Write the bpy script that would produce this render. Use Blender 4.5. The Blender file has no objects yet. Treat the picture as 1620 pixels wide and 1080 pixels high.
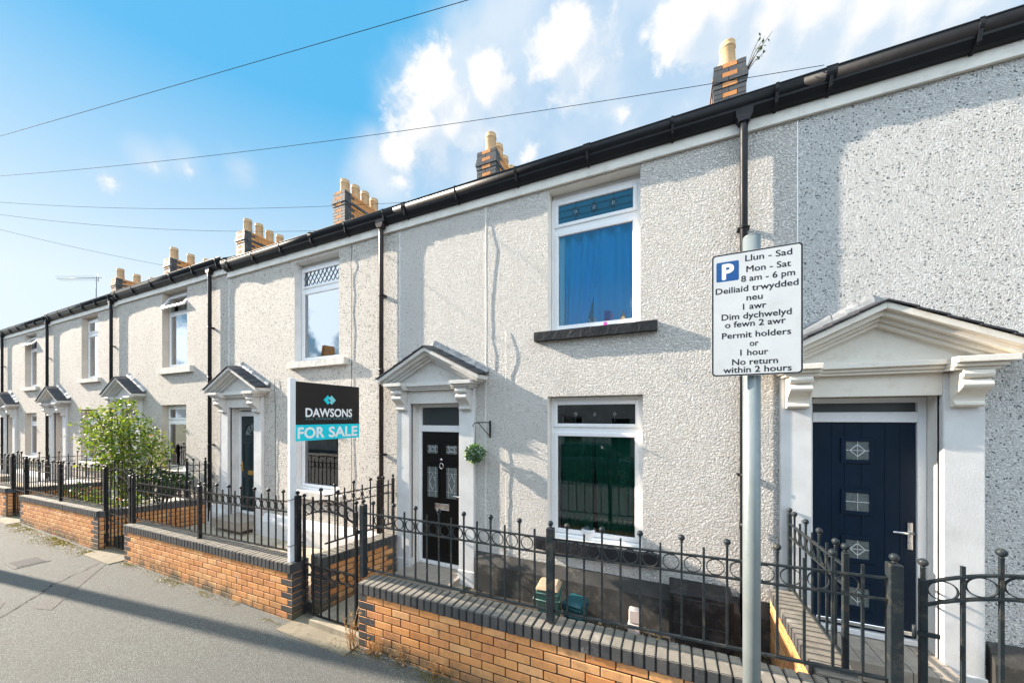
import bpy, bmesh, math, random
from mathutils import Vector, Matrix, noise as mnoise
random.seed(7)
R = math.radians
sc = bpy.context.scene
C = sc.collection

# ------------------------------------------------------------------ camera
cam_d = bpy.data.cameras.new('camera'); cam = bpy.data.objects.new('camera', cam_d); C.objects.link(cam)
cam.location = (0, 0, 2.37); cam.rotation_euler = (R(90), 0, R(24.3))
cam_d.sensor_width = 36; cam_d.lens = 36*558/1620; cam_d.shift_y = 120/1620
cam_d.clip_start = .05; cam_d.clip_end = 3000
sc.camera = cam
# ------------------------------------------------------------------ light
SUNV = Vector((7.5, 1.0, -3.5)).normalized()            # the way the light travels
EL = math.asin(-SUNV.z); AZ = math.atan2(-SUNV.x, -SUNV.y)   # azimuth from +Y towards +X
sd = bpy.data.lights.new('sun', 'SUN'); sd.energy = 4.7; sd.angle = R(.5); sd.color = (1, .87, .72)
sun = bpy.data.objects.new('sun', sd); C.objects.link(sun); sun.location = (-20, -3, 12)
sun.rotation_euler = SUNV.to_track_quat('-Z', 'Y').to_euler()
sc.view_settings.view_transform = 'Standard'; sc.view_settings.look = 'None'
sc.view_settings.exposure = 1.58; sc.view_settings.gamma = 1

# ------------------------------------------------------------------ node helpers
class NT:
    def __init__(s, tree): s.t = tree; s.n = tree.nodes; s.l = tree.links
    def new(s, typ, **k):
        n = s.n.new(typ)
        for a, v in k.items(): setattr(n, a, v)
        return n
    def put(s, sock, v):
        if hasattr(v, 'is_output') or isinstance(v, bpy.types.NodeSocket): s.l.new(v, sock)
        elif isinstance(v, (tuple, list)) and len(v) == 3 and sock.type == 'RGBA': sock.default_value = (*v, 1)
        else: sock.default_value = v
    def math(s, op, a, b=0., c=0., clamp=False):
        n = s.new('ShaderNodeMath', operation=op); n.use_clamp = clamp
        s.put(n.inputs[0], a); s.put(n.inputs[1], b); s.put(n.inputs[2], c); return n.outputs[0]
    def vmath(s, op, a, b=(0, 0, 0), scale=None):
        n = s.new('ShaderNodeVectorMath', operation=op); s.put(n.inputs[0], a); s.put(n.inputs[1], b)
        if scale is not None: s.put(n.inputs['Scale'], scale)
        return n.outputs['Value'] if op in ('LENGTH', 'DISTANCE', 'DOT_PRODUCT') else n.outputs[0]
    def mix(s, f, a, b, typ='MIX'):
        n = s.new('ShaderNodeMix', data_type='RGBA', blend_type=typ); s.put(n.inputs[0], f); s.put(n.inputs[6], a); s.put(n.inputs[7], b); return n.outputs[2]
    def ramp(s, f, lo, hi, a=0., b=1., smooth=True):
        n = s.new('ShaderNodeMapRange'); n.interpolation_type = 'SMOOTHSTEP' if smooth else 'LINEAR'
        s.put(n.inputs[0], f); s.put(n.inputs[1], lo); s.put(n.inputs[2], hi); s.put(n.inputs[3], a); s.put(n.inputs[4], b); return n.outputs[0]
    def noise(s, vec, scale, detail=4, rough=.55, out=0):
        n = s.new('ShaderNodeTexNoise'); s.put(n.inputs['Vector'], vec); n.inputs['Scale'].default_value = scale
        n.inputs['Detail'].default_value = detail; n.inputs['Roughness'].default_value = rough; return n.outputs[out]
    def voro(s, vec, scale, out='Distance', feature='F1', rnd=1.):
        n = s.new('ShaderNodeTexVoronoi', feature=feature); s.put(n.inputs['Vector'], vec); n.inputs['Scale'].default_value = scale
        n.inputs['Randomness'].default_value = rnd; return n.outputs[out]
    def bump(s, h, strength=1., dist=.01, normal=None):
        n = s.new('ShaderNodeBump'); s.put(n.inputs['Height'], h); n.inputs['Strength'].default_value = strength; n.inputs['Distance'].default_value = dist
        if normal is not None: s.l.new(normal, n.inputs['Normal'])
        return n.outputs[0]

MATS = {}
def newmat(name):
    m = bpy.data.materials.new(name); m.use_nodes = True; MATS[name] = m
    t = NT(m.node_tree); b = m.node_tree.nodes['Principled BSDF']
    pos = t.new('ShaderNodeNewGeometry').outputs['Position']
    return m, t, b, pos
def paint(name, col, rough=.5, metal=0., vary=.12, vscale=3., bscale=60., bdist=.002, bstr=.5, dirt=None, dirt_amt=.3, dirt_scale=2.):
    m, t, b, pos = newmat(name)
    n = t.noise(pos, vscale, 5, .6)
    f = t.ramp(n, .3, .7, 1-vary, 1+vary, False)
    c = t.mix(1., col, f, 'MULTIPLY')
    sep = t.new('ShaderNodeCombineColor'); 
    for i in range(3): t.l.new(f, sep.inputs[i])
    c = t.mix(1., col, sep.outputs[0], 'MULTIPLY')
    if dirt:
        d = t.noise(pos, dirt_scale, 8, .7); c = t.mix(t.ramp(d, .48, .72, 0, dirt_amt), c, dirt)
    t.put(b.inputs['Base Color'], c)
    r2 = t.noise(pos, vscale*6, 4); t.put(b.inputs['Roughness'], t.ramp(r2, .2, .8, max(.02, rough-.1), min(1, rough+.12), False))
    b.inputs['Metallic'].default_value = metal
    if not metal and max(col) < .08: b.inputs['Specular IOR Level'].default_value = .22
    if bstr: t.put(b.inputs['Normal'], t.bump(t.noise(pos, bscale, 4), bstr, bdist))
    return m
def pebbledash(name, col, dark, light, dark_amt, scale, bdist=.012, stain=(.35, .3, .24), stain_amt=.25, wormy=.5):
    m, t, b, pos = newmat(name)
    vo = t.voro(pos, scale); cell = t.voro(pos, scale, 'Color')
    sx = t.new('ShaderNodeSeparateColor'); t.l.new(cell, sx.inputs[0])
    rnd = sx.outputs[0]; rnd2 = sx.outputs[1]
    c = t.mix(t.ramp(rnd, 1-dark_amt-.02, 1-dark_amt+.06), col, dark)
    c = t.mix(t.ramp(rnd2, .6, .95, 0, .7), c, light)
    st = t.noise(t.vmath('MULTIPLY', pos, (1.6, 1.6, .5)), .9, 7, .65)
    c = t.mix(t.ramp(st, .5, .75, 0, stain_amt), c, stain)
    run = t.noise(t.vmath('MULTIPLY', pos, (7, 7, .35)), 1., 5, .6)          # rain streaks
    c = t.mix(t.ramp(run, .56, .8, 0, stain_amt*.9), c, stain)
    h = t.math('MULTIPLY', t.ramp(vo, .0, .62, 1., 0.), t.ramp(rnd2, 0, 1, .35, 1.3, False))
    n2 = t.noise(pos, scale*.8, 3, .6)
    h = t.math('ADD', t.math('MULTIPLY', h, 1-wormy), t.math('MULTIPLY', t.ramp(n2, .38, .62), wormy))
    t.put(b.inputs['Base Color'], c); b.inputs['Roughness'].default_value = .85
    t.put(b.inputs['Normal'], t.bump(h, 1., bdist))
    return m
def brickmat(name, cols, dirt, dirt_amt=.35, rough=.8, bdist=.003, top=None):
    m, t, b, pos = newmat(name)
    rpi = t.new('ShaderNodeNewGeometry').outputs['Random Per Island']
    cr = t.new('ShaderNodeValToRGB'); el = cr.color_ramp.elements
    while len(el) < len(cols): el.new(.5)
    for i, c in enumerate(cols): el[i].position = i/(len(cols)-1); el[i].color = (*c, 1)
    t.l.new(rpi, cr.inputs[0])
    c = cr.outputs[0]
    if top:                               # mottled paler tone on the upper faces
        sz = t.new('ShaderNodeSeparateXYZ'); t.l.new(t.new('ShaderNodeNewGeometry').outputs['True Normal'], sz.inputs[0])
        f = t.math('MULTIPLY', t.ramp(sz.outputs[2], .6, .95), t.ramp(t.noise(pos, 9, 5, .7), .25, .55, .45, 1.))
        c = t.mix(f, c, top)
    n = t.noise(pos, 14, 6, .7); c = t.mix(t.ramp(n, .45, .75, 0, dirt_amt), c, dirt)
    n3 = t.noise(t.vmath('MULTIPLY', pos, (30, 30, 6)), 1., 5, .7); c = t.mix(t.ramp(n3, .56, .8, 0, dirt_amt), c, dirt)
    n4 = t.noise(pos, 150, 2, .6); c = t.mix(t.ramp(n4, .55, .75, 0, .25), c, (c if False else dirt))
    big = t.noise(pos, 2.3, 6, .65); c = t.mix(t.ramp(big, .54, .72, 0, .5), c, dirt)
    salt = t.noise(t.vmath('ADD', pos, (7, 3, 5)), 3.1, 7, .7); c = t.mix(t.ramp(salt, .60, .74, 0, .45), c, (.62, .58, .52))
    sep2 = t.new('ShaderNodeSeparateXYZ'); t.l.new(pos, sep2.inputs[0])
    c = t.mix(t.math('MULTIPLY', t.ramp(sep2.outputs[2], .26, .0), t.ramp(big, .35, .6)), c, (.10, .085, .05))
    t.put(b.inputs['Base Color'], c); b.inputs['Roughness'].default_value = rough
    t.put(b.inputs['Normal'], t.bump(t.noise(pos, 160, 5, .7), .7, bdist))
    return m

M = {}
M['roughcast_white'] = pebbledash('roughcast_white', (.78, .74, .69), (.54, .51, .465), (.87, .85, .81), .07, 66, .030, (.52, .49, .45), .28, .6)
M['dash_grey'] = pebbledash('dash_grey', (.71, .70, .68), (.15, .165, .175), (.86, .85, .83), .09, 92, .024, (.42, .40, .37), .15, .3)
M['dash_beige'] = pebbledash('dash_beige', (.72, .675, .615), (.24, .21, .185), (.80, .75, .69), .13, 68, .028, (.42, .36, .30), .2, .3)
M['dash_far'] = pebbledash('dash_far', (.70, .65, .59), (.26, .23, .20), (.78, .73, .66), .14, 64, .030, (.38, .33, .28), .2, .3)
M['render_grey'] = paint('render_grey', (.62, .615, .61), .75, vary=.08, vscale=5, bscale=130, bdist=.004, dirt=(.36, .33, .29), dirt_amt=.3)
M['render_cream'] = paint('render_cream', (.74, .71, .66), .75, vary=.06, vscale=5, bscale=130, bdist=.003, dirt=(.45, .41, .35), dirt_amt=.25)
M['render_tan'] = paint('render_tan', (.54, .47, .40), .8, vary=.1, vscale=4, bscale=90, bdist=.003)
M['porch_grey'] = paint('porch_grey', (.60, .585, .56), .65, vary=.06, vscale=6, bscale=90, bdist=.004, dirt=(.30, .26, .21), dirt_amt=.5, dirt_scale=6)
M['porch_cream'] = paint('porch_cream', (.75, .70, .62), .6, vary=.05, vscale=6, bscale=90, bdist=.004, dirt=(.46, .39, .30), dirt_amt=.4, dirt_scale=6)
M['fascia'] = paint('fascia', (.72, .69, .63), .55, vary=.07, vscale=4, dirt=(.38, .35, .30), dirt_amt=.4, dirt_scale=6)
M['white_upvc'] = paint('white_upvc', (.78, .78, .79), .3, vary=.03, bstr=.1)
M['black_plastic'] = paint('black_plastic', (.012, .013, .016), .42, vary=.2, bstr=0)
M['brown_pipe'] = paint('brown_pipe', (.035, .026, .026), .35, vary=.2, bstr=.1)
M['plinth_black'] = paint('plinth_black', (.05, .048, .045), .7, vary=.3, bscale=80, bdist=.004, dirt=(.17, .15, .125), dirt_amt=.7, dirt_scale=5)
M['sill_black'] = paint('sill_black', (.022, .023, .026), .45, vary=.2, bscale=35, bdist=.012, bstr=.8)
M['sill_white'] = paint('sill_white', (.62, .59, .54), .7, vary=.12, bscale=50, bdist=.004, dirt=(.3, .28, .25), dirt_amt=.5, dirt_scale=8)
M['slate'] = paint('slate', (.045, .048, .056), .8, vary=.25, vscale=9, bscale=70, bdist=.004, dirt=(.12, .12, .11), dirt_amt=.5, dirt_scale=12)
M['lead'] = paint('lead', (.19, .20, .21), .5, vary=.25, vscale=9, bscale=40, bdist=.006, dirt=(.5, .5, .5), dirt_amt=.5, dirt_scale=9)
M['iron'] = paint('iron', (.012, .013, .016), .38, vary=.2, vscale=9, bscale=120, bdist=.0015, dirt=(.11, .085, .06), dirt_amt=.45, dirt_scale=14)
M['iron_blue'] = paint('iron_blue', (.020, .027, .032), .4, vary=.2, vscale=9, bscale=120, bdist=.0015, dirt=(.15, .125, .085), dirt_amt=.4, dirt_scale=14)
M['galv'] = paint('galv', (.21, .245, .25), .42, .25, vary=.10, vscale=8, bscale=90, bdist=.001, dirt=(.26, .26, .25), dirt_amt=.3, dirt_scale=9)
M['sign_white'] = paint('sign_white', (.66, .67, .67), .4, vary=.05, vscale=9, bstr=0, dirt=(.50, .50, .47), dirt_amt=.35, dirt_scale=7)
M['sign_black'] = paint('sign_black', (.012, .013, .016), .4, vary=.05, bstr=0)
M['sign_blue'] = paint('sign_blue', (.0, .075, .27), .35, vary=.04, bstr=0)
M['board_dark'] = paint('board_dark', (.028, .024, .023), .4, vary=.05, bstr=0)
M['board_cyan'] = paint('board_cyan', (.0, .66, .78), .4, vary=.03, bstr=0)
M['board_cyan_pale'] = paint('board_cyan_pale', (.25, .68, .72), .4, vary=.03, bstr=0)
M['board_teal'] = paint('board_teal', (.10, .28, .30), .4, vary=.03, bstr=0)
M['board_white'] = paint('board_white', (.92, .92, .92), .4, vary=.02, bstr=0)
M['timber_white'] = paint('timber_white', (.82, .82, .83), .55, vary=.05, bscale=40, bdist=.002, dirt=(.5, .47, .42), dirt_amt=.25)
M['door_black'] = paint('door_black', (.006, .0055, .0055), .42, vary=.15, bscale=120, bdist=.001)
M['door_navy'] = paint('door_navy', (.003, .013, .030), .42, vary=.15, bscale=120, bdist=.001)
M['door_green'] = paint('door_green', (.008, .022, .026), .35, vary=.1, bstr=.1)
M['door_white'] = paint('door_white', (.66, .65, .63), .4, vary=.05, bstr=.1)
M['chrome'] = paint('chrome', (.75, .75, .75), .18, 1., vary=.05, bstr=0)
M['brass'] = paint('brass', (.70, .45, .12), .25, 1., vary=.08, bstr=0)
M['pot_clay'] = paint('pot_clay', (.56, .37, .20), .8, vary=.12, vscale=7, dirt=(.25, .19, .13), dirt_amt=.4, dirt_scale=6)
M['tile_step'] = paint('tile_step', (.34, .29, .24), .55, vary=.12, vscale=12, dirt=(.12, .1, .09), dirt_amt=.4, dirt_scale=10)
M['concrete'] = paint('concrete', (.36, .30, .22), .85, vary=.15, bscale=140, bdist=.004, dirt=(.12, .11, .07), dirt_amt=.5, dirt_scale=7)
M['threshold'] = paint('threshold', (.22, .185, .13), .85, vary=.2, bscale=140, bdist=.004, dirt=(.09, .08, .05), dirt_amt=.6, dirt_scale=7)
M['box_black'] = paint('box_black', (.018, .018, .019), .5, vary=.25, bscale=80, bdist=.003, dirt=(.10, .09, .08), dirt_amt=.45, dirt_scale=6)
M['paving'] = paint('paving', (.42, .36, .27), .85, vary=.15, bscale=110, bdist=.004, dirt=(.14, .13, .08), dirt_amt=.5, dirt_scale=4)
M['soil'] = paint('soil', (.055, .045, .035), .95, vary=.3, bscale=40, bdist=.02, dirt=(.16, .13, .09), dirt_amt=.5, dirt_scale=9)
M['mortar'] = paint('mortar', (.035, .032, .03), .95, vary=.2, bscale=120, bdist=.003)
M['brick_orange'] = brickmat('brick_orange', [(.68, .285, .09), (.75, .345, .12), (.57, .22, .07), (.77, .40, .17), (.70, .305, .10), (.63, .26, .10), (.72, .325, .11)], (.16, .085, .04), .45)
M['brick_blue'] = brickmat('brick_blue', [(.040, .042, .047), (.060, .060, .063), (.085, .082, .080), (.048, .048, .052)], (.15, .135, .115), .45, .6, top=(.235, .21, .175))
M['bin_green'] = paint('bin_green', (.06, .145, .12), .45, vary=.15, bstr=.1, dirt=(.2, .2, .17), dirt_amt=.5, dirt_scale=7)
M['bin_lid'] = paint('bin_lid', (.42, .33, .22), .6, vary=.2, bstr=.2, dirt=(.42, .2, .06), dirt_amt=.7, dirt_scale=9)
M['bin_teal'] = paint('bin_teal', (.012, .085, .10), .4, vary=.12, bstr=.1)
M['pale_brick'] = paint('pale_brick', (.60, .50, .45), .75, vary=.1, bscale=120, bdist=.003)
M['leaf_mid'] = None
M['cable'] = paint('cable', (.02, .021, .023), .6, vary=.1, bstr=0)
M['wood_pole'] = paint('wood_pole', (.10, .075, .055), .85, vary=.2, bscale=50, bdist=.006)
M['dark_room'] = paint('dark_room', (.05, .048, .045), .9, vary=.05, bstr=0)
M['lead_line'] = paint('lead_line', (.055, .06, .065), .45, .3, vary=.1, bstr=0)
M['lead_light'] = paint('lead_light', (.55, .58, .60), .3, .6, vary=.1, bstr=0)
M['bevel_glass'] = paint('bevel_glass', (.17, .20, .205), .12, .4, vary=.25, vscale=40, bstr=.6, bscale=80, bdist=.003)

def glassmat(name, tint, base=.08, fac=1., rough=0.):
    m = bpy.data.materials.new(name); m.use_nodes = True; t = NT(m.node_tree)
    t.n.remove(t.n['Principled BSDF']); out = t.n['Material Output']
    tr = t.new('ShaderNodeBsdfTransparent'); tr.inputs[0].default_value = (*tint, 1)
    gl = t.new('ShaderNodeBsdfGlossy'); gl.inputs['Roughness'].default_value = rough
    gl.inputs[0].default_value = (.95, .97, 1, 1)
    pos = t.new('ShaderNodeNewGeometry').outputs['Position']
    nrm = t.bump(t.noise(pos, 2.2, 2), .25, .004); t.l.new(nrm, gl.inputs['Normal'])
    fr = t.new('ShaderNodeFresnel'); fr.inputs[0].default_value = 1.6
    f = t.math('ADD', t.math('MULTIPLY', fr.outputs[0], fac), base, clamp=True)
    mx = t.new('ShaderNodeMixShader'); t.l.new(f, mx.inputs[0]); t.l.new(tr.outputs[0], mx.inputs[1]); t.l.new(gl.outputs[0], mx.inputs[2])
    t.l.new(mx.outputs[0], out.inputs[0]); return m
M['glass'] = glassmat('glass', (.80, .83, .82), .12)
M['glass_clear'] = glassmat('glass_clear', (.88, .92, .92), .03)
M['glass_sky'] = glassmat('glass_sky', (.92, .97, .99), .05)
M['glass_bright'] = glassmat('glass_bright', (.7, .74, .74), .30)
M['glass_dark'] = glassmat('glass_dark', (.35, .37, .38), .06)
M['glass_frosted'] = glassmat('glass_frosted', (.25, .27, .27), .05, 1., .35)
def clothmat(name, col, rough=.9):
    m, t, b, pos = newmat(name)
    n = t.noise(t.vmath('MULTIPLY', pos, (6, 6, 1)), 1., 3)
    t.put(b.inputs['Base Color'], t.mix(t.ramp(n, .3, .7, 0, .3), col, tuple(c*.6 for c in col))); b.inputs['Roughness'].default_value = rough
    return m
M['cloth_blue'] = clothmat('cloth_blue', (.02, .45, .95))
M['cloth_pale'] = clothmat('cloth_pale', (.55, .85, .98))
M['cloth_green'] = clothmat('cloth_green', (.018, .21, .125))
M['cloth_net'] = clothmat('cloth_net', (.50, .48, .44))
M['blind'] = clothmat('blind', (.62, .60, .54))

def leafmat(name, cols, trans=.35):
    m, t, b, pos = newmat(name)
    rpi = t.new('ShaderNodeNewGeometry').outputs['Random Per Island']
    cr = t.new('ShaderNodeValToRGB'); el = cr.color_ramp.elements
    while len(el) < len(cols): el.new(.5)
    for i, c in enumerate(cols): el[i].position = i/(len(cols)-1); el[i].color = (*c, 1)
    t.l.new(rpi, cr.inputs[0]); t.put(b.inputs['Base Color'], cr.outputs[0]); b.inputs['Roughness'].default_value = .45
    out = t.n['Material Output']; tl = t.new('ShaderNodeBsdfTranslucent'); t.put(tl.inputs[0], t.mix(1., cr.outputs[0], (1.6, 1.7, .7), 'MULTIPLY'))
    mx = t.new('ShaderNodeMixShader'); mx.inputs[0].default_value = trans
    t.l.new(b.outputs[0], mx.inputs[1]); t.l.new(tl.outputs[0], mx.inputs[2]); t.l.new(mx.outputs[0], out.inputs[0])
    return m
M['leaf_rose'] = leafmat('leaf_rose', [(.035, .085, .015), (.10, .17, .022), (.22, .26, .04), (.05, .11, .018), (.36, .34, .07)])
M['leaf_dark'] = leafmat('leaf_dark', [(.02, .045, .018), (.035, .07, .02), (.05, .09, .03)])
M['leaf_ball'] = leafmat('leaf_ball', [(.03, .085, .035), (.06, .13, .06), (.42, .50, .42), (.05, .12, .05), (.14, .24, .13)])
M['leaf_flower'] = leafmat('leaf_flower', [(.75, .35, .10), (.80, .45, .18), (.65, .25, .12)])
M['leaf_moss'] = leafmat('leaf_moss', [(.18, .15, .03), (.26, .20, .04), (.12, .10, .03), (.30, .22, .06)], .2)
M['leaf_dry'] = leafmat('leaf_dry', [(.42, .21, .08), (.52, .30, .13), (.33, .15, .06)], .25)
M['leaf_litter'] = leafmat('leaf_litter', [(.40, .27, .12), (.55, .42, .24), (.28, .17, .08), (.16, .2, .06)], .15)
M['stem'] = paint('stem', (.10, .07, .04), .8, bstr=.3)

# ------------------------------------------------------------------ mesh builder
def rootloc(o):
    v = Vector((0, 0, 0))
    while o is not None: v += Vector(o.location); o = o.parent
    return v
class MB:
    def __init__(s): s.v = []; s.f = []; s.m = []; s.sm = []
    def add(s, vs, fs, mi=0, sm=False):
        b = len(s.v); s.v += [tuple(p) for p in vs]
        for f in fs: s.f.append([b+i for i in f]); s.m.append(mi); s.sm.append(sm)
        return s
    def hexa(s, p, mi=0):      # 8 points: 4 bottom ccw, 4 top ccw
        return s.add(p, [(3, 2, 1, 0), (4, 5, 6, 7), (0, 1, 5, 4), (1, 2, 6, 5), (2, 3, 7, 6), (3, 0, 4, 7)], mi)
    def box(s, x0, x1, y0, y1, z0, z1, mi=0):
        return s.hexa([(x0, y0, z0), (x1, y0, z0), (x1, y1, z0), (x0, y1, z0), (x0, y0, z1), (x1, y0, z1), (x1, y1, z1), (x0, y1, z1)], mi)
    def quad(s, a, b, c, d, mi=0): return s.add([a, b, c, d], [(0, 1, 2, 3)], mi)
    def prism(s, poly, axis, a, b, mi=0, sm=False):   # poly: 2D points (in the two other axes, in order)
        n = len(poly)
        def P(q, t):
            if axis == 'x': return (t, q[0], q[1])
            if axis == 'y': return (q[0], t, q[1])
            return (q[0], q[1], t)
        vs = [P(q, a) for q in poly]+[P(q, b) for q in poly]
        bse = len(s.v); s.v += vs
        for i in range(n):
            j = (i+1) % n; s.f.append([bse+i, bse+j, bse+n+j, bse+n+i]); s.m.append(mi); s.sm.append(sm)
        s.f.append([bse+i for i in reversed(range(n))]); s.f.append([bse+n+i for i in range(n)]); s.m += [mi, mi]; s.sm += [False, False]
        return s
    def tube(s, pts, r, n=8, mi=0, cap=True, rs=None, sm=True):
        pts = [Vector(p) for p in pts]; rings = []; b0 = len(s.v)
        up = None
        for i, p in enumerate(pts):
            d = (pts[min(i+1, len(pts)-1)]-pts[max(i-1, 0)]).normalized()
            if up is None: up = Vector((0, 0, 1)) if abs(d.z) < .9 else Vector((0, 1, 0))
            a = d.cross(up).normalized(); bb = a.cross(d).normalized(); up = bb
            rr = rs[i] if rs else r
            for k in range(n):
                t = 2*math.pi*(k+.5)/n; s.v.append(tuple(p+a*math.cos(t)*rr+bb*math.sin(t)*rr))
        for i in range(len(pts)-1):
            for k in range(n):
                k2 = (k+1) % n; s.f.append([b0+i*n+k, b0+i*n+k2, b0+(i+1)*n+k2, b0+(i+1)*n+k]); s.m.append(mi); s.sm.append(sm)
        if cap:
            s.f.append([b0+k for k in reversed(range(n))]); s.f.append([b0+(len(pts)-1)*n+k for k in range(n)]); s.m += [mi, mi]; s.sm += [False, False]
        return s
    def lathe(s, prof, c, n=16, mi=0):    # prof: (r, z)
        b0 = len(s.v)
        for r, z in prof:
            for k in range(n):
                t = 2*math.pi*k/n; s.v.append((c[0]+r*math.cos(t), c[1]+r*math.sin(t), c[2]+z))
        for i in range(len(prof)-1):
            for k in range(n):
                k2 = (k+1) % n; s.f.append([b0+i*n+k, b0+i*n+k2, b0+(i+1)*n+k2, b0+(i+1)*n+k]); s.m.append(mi); s.sm.append(True)
        s.f.append([b0+k for k in reversed(range(n))]); s.f.append([b0+(len(prof)-1)*n+k for k in range(n)]); s.m += [mi, mi]; s.sm += [False, False]
        return s
    def ball(s, c, r, n=12, mi=0, sq=1.):
        prof = [(max(.02*r, r*math.sin(math.pi*i/8)), -r*sq*math.cos(math.pi*i/8)) for i in range(9)]
        return s.lathe(prof, c, n, mi)
    def mesh(s, name, mats, off=(0, 0, 0), bevel=0., seg=1, xf=None):
        me = bpy.data.meshes.new(name)
        off = Vector(off)
        me.from_pydata([tuple((xf @ Vector(p) if xf else Vector(p))-off) for p in s.v], [], s.f)
        for m in (mats if isinstance(mats, (list, tuple)) else [mats]): me.materials.append(m)
        me.polygons.foreach_set('material_index', s.m); me.polygons.foreach_set('use_smooth', s.sm)
        if bevel:
            bm = bmesh.new(); bm.from_mesh(me)
            bmesh.ops.bevel(bm, geom=list(bm.edges), offset=bevel, segments=seg, affect='EDGES', clamp_overlap=True)
            bm.to_mesh(me); bm.free()
        me.update(); return me
    def build(s, name, mats, parent=None, bevel=0., seg=1, xf=None):
        off = rootloc(parent) if parent else (0, 0, 0)
        o = bpy.data.objects.new(name, s.mesh(name, mats, off, bevel, seg, xf)); C.objects.link(o)
        if parent: o.parent = parent
        return o
def tag(o, label, cat, group=None, kind=None):
    o['label'] = label; o['category'] = cat
    if group: o['group'] = group
    if kind: o['kind'] = kind
    return o
def thing(name, label, cat, loc, group=None):
    o = bpy.data.objects.new(name, None); C.objects.link(o); o.location = loc; o.empty_display_size = .2
    return tag(o, label, cat, group)
def struct(name, mb, mat, **k):
    o = mb.build(name, mat, **k); o['kind'] = 'structure'; return o
def inst(name, me, parent, loc, rot=None):
    o = bpy.data.objects.new(name, me); C.objects.link(o); o.parent = parent; o.location = loc
    if rot: o.rotation_euler = rot
    return o
def text(mb, s, c, ux, uz, width=None, height=None, mi=0, depth=0., bold=.0, spacing=1.):
    """flat lettering centred at c; ux = reading direction, uz = up"""
    cu = bpy.data.curves.new('t', 'FONT'); cu.body = s; cu.offset = 0; cu.space_character = spacing; cu.resolution_u = 3
    ob = bpy.data.objects.new('t', cu); C.objects.link(ob)
    dg = bpy.context.evaluated_depsgraph_get(); dg.update()
    me = bpy.data.meshes.new_from_object(ob.evaluated_get(dg))
    vs = [v.co.copy() for v in me.vertices]; fs = [list(p.vertices) for p in me.polygons]
    bpy.data.objects.remove(ob); bpy.data.curves.remove(cu); bpy.data.meshes.remove(me)
    x0 = min(v.x for v in vs); x1 = max(v.x for v in vs); y0 = 0.; y1 = .70
    k = width/(x1-x0) if width else height/(y1-y0)
    ux = Vector(ux); uz = Vector(uz); c = Vector(c)
    ky = height/(y1-y0) if height else k
    nr = ux.cross(uz)
    offs = [(0, 0)]+([(math.cos(R(30+60*i)), math.sin(R(30+60*i))) for i in range(6)] if bold else [])
    for i, (ox, oz) in enumerate(offs):
        mb.add([c+ux*((v.x+ox*bold-(x0+x1)/2)*k)+uz*((v.y+oz*bold-(y0+y1)/2)*ky)+nr*(i*.000015) for v in vs], fs, mi)

# ------------------------------------------------------------------ sky
def pixdir(px, py):
    y = R(24.3); X = (px-810)/558; Z = (660-py)/558
    return Vector((X*math.cos(y)-math.sin(y), X*math.sin(y)+math.cos(y), Z)).normalized()
w = bpy.data.worlds.new('World'); sc.world = w; w.use_nodes = True
t = NT(w.node_tree); bg = t.n['Background']
sky = t.new('ShaderNodeTexSky', sky_type='NISHITA'); sky.sun_disc = False; sky.sun_elevation = EL; sky.sun_rotation = AZ
sky.altitude = 20; sky.air_density = 1.0; sky.dust_density = 1.2; sky.ozone_density = 2.5
d = t.vmath('NORMALIZE', t.new('ShaderNodeTexCoord').outputs['Generated'])
SKY_S = .07
BACK_CLOUD_FILL = 2.3  # overbright gain on the unseen rear clouds, added to fill the shaded walls
def blobmask(bl, inner=.1, grow=1.3):
    mask = None
    for (px, py), r, a in bl:
        v = t.ramp(t.vmath('DISTANCE', d, tuple(pixdir(px, py))), r*inner, r*grow, a, 0., False)
        mask = v if mask is None else t.math('MAXIMUM', mask, v)
    return mask
sepd = t.new('ShaderNodeSeparateXYZ'); t.l.new(d, sepd.inputs[0])
wn = t.noise(d, 9, 4, .55, out=1); dw = t.vmath('ADD', d, t.vmath('SCALE', t.vmath('SUBTRACT', wn, (.5, .5, .5)), scale=.05))
fb = t.noise(dw, 15, 8, .62); low = t.noise(dw, 5, 4, .55)
LUP = (-.020, .0, .034)
PUFFS = [((690, 140), .050, 1.), ((720, 175), .060, 1.), ((665, 200), .055, 1.), ((770, 140), .048, .95), ((745, 215), .060, .85), ((640, 240), .045, .8), ((690, 250), .055, .72), ((905, 62), .048, 1.), ((930, 100), .055, .95), ((875, 95), .045, .95), ((890, 145), .055, .75),
    ((1100, 30), .06, 1.), ((1150, 10), .08, 1.), ((1215, 30), .08, .95), ((1290, 20), .09, 1.), ((1370, 30), .09, 1.), ((1450, 10), .09, 1.), ((1520, 10), .055, 1.), ((1100, 75), .06, .75), ((1260, 90), .08, .72),
    ((978, 178), .028, .6), ((835, 245), .035, .62), ((176, 288), .024, .5), ((238, 265), .018, .55), ((300, 271), .016, .5), ((635, 285), .03, .6), ((1020, 55), .02, .6)]
puff = blobmask(PUFFS, .0, 2.3)
body = blobmask([((700, 215), .15, 1.2), ((800, 190), .19, 1.4), ((900, 150), .2, 1.5), ((1030, 130), .22, 1.5), ((1160, 90), .22, 1.2), ((1300, 60), .24, 1.2), ((1450, 30), .17, 1.2), ((760, 250), .14, 1.0), ((620, 260), .10, .9), ((860, 230), .13, .9),
    ((240, 265), .045, .42), ((300, 271), .045, .4), ((178, 288), .05, .45), ((382, 272), .05, .42), ((620, 300), .07, .5)], .0)
back = t.ramp(sepd.outputs[1], .05, -.25, 0., 1.)       # clouds behind the camera, met in the panes, overbright as added wall fill
clear = t.ramp(t.vmath('DISTANCE', d, tuple(Vector((-.28, -.85, .42)).normalized())), .16, .36)     # blue gap straight behind
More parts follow.
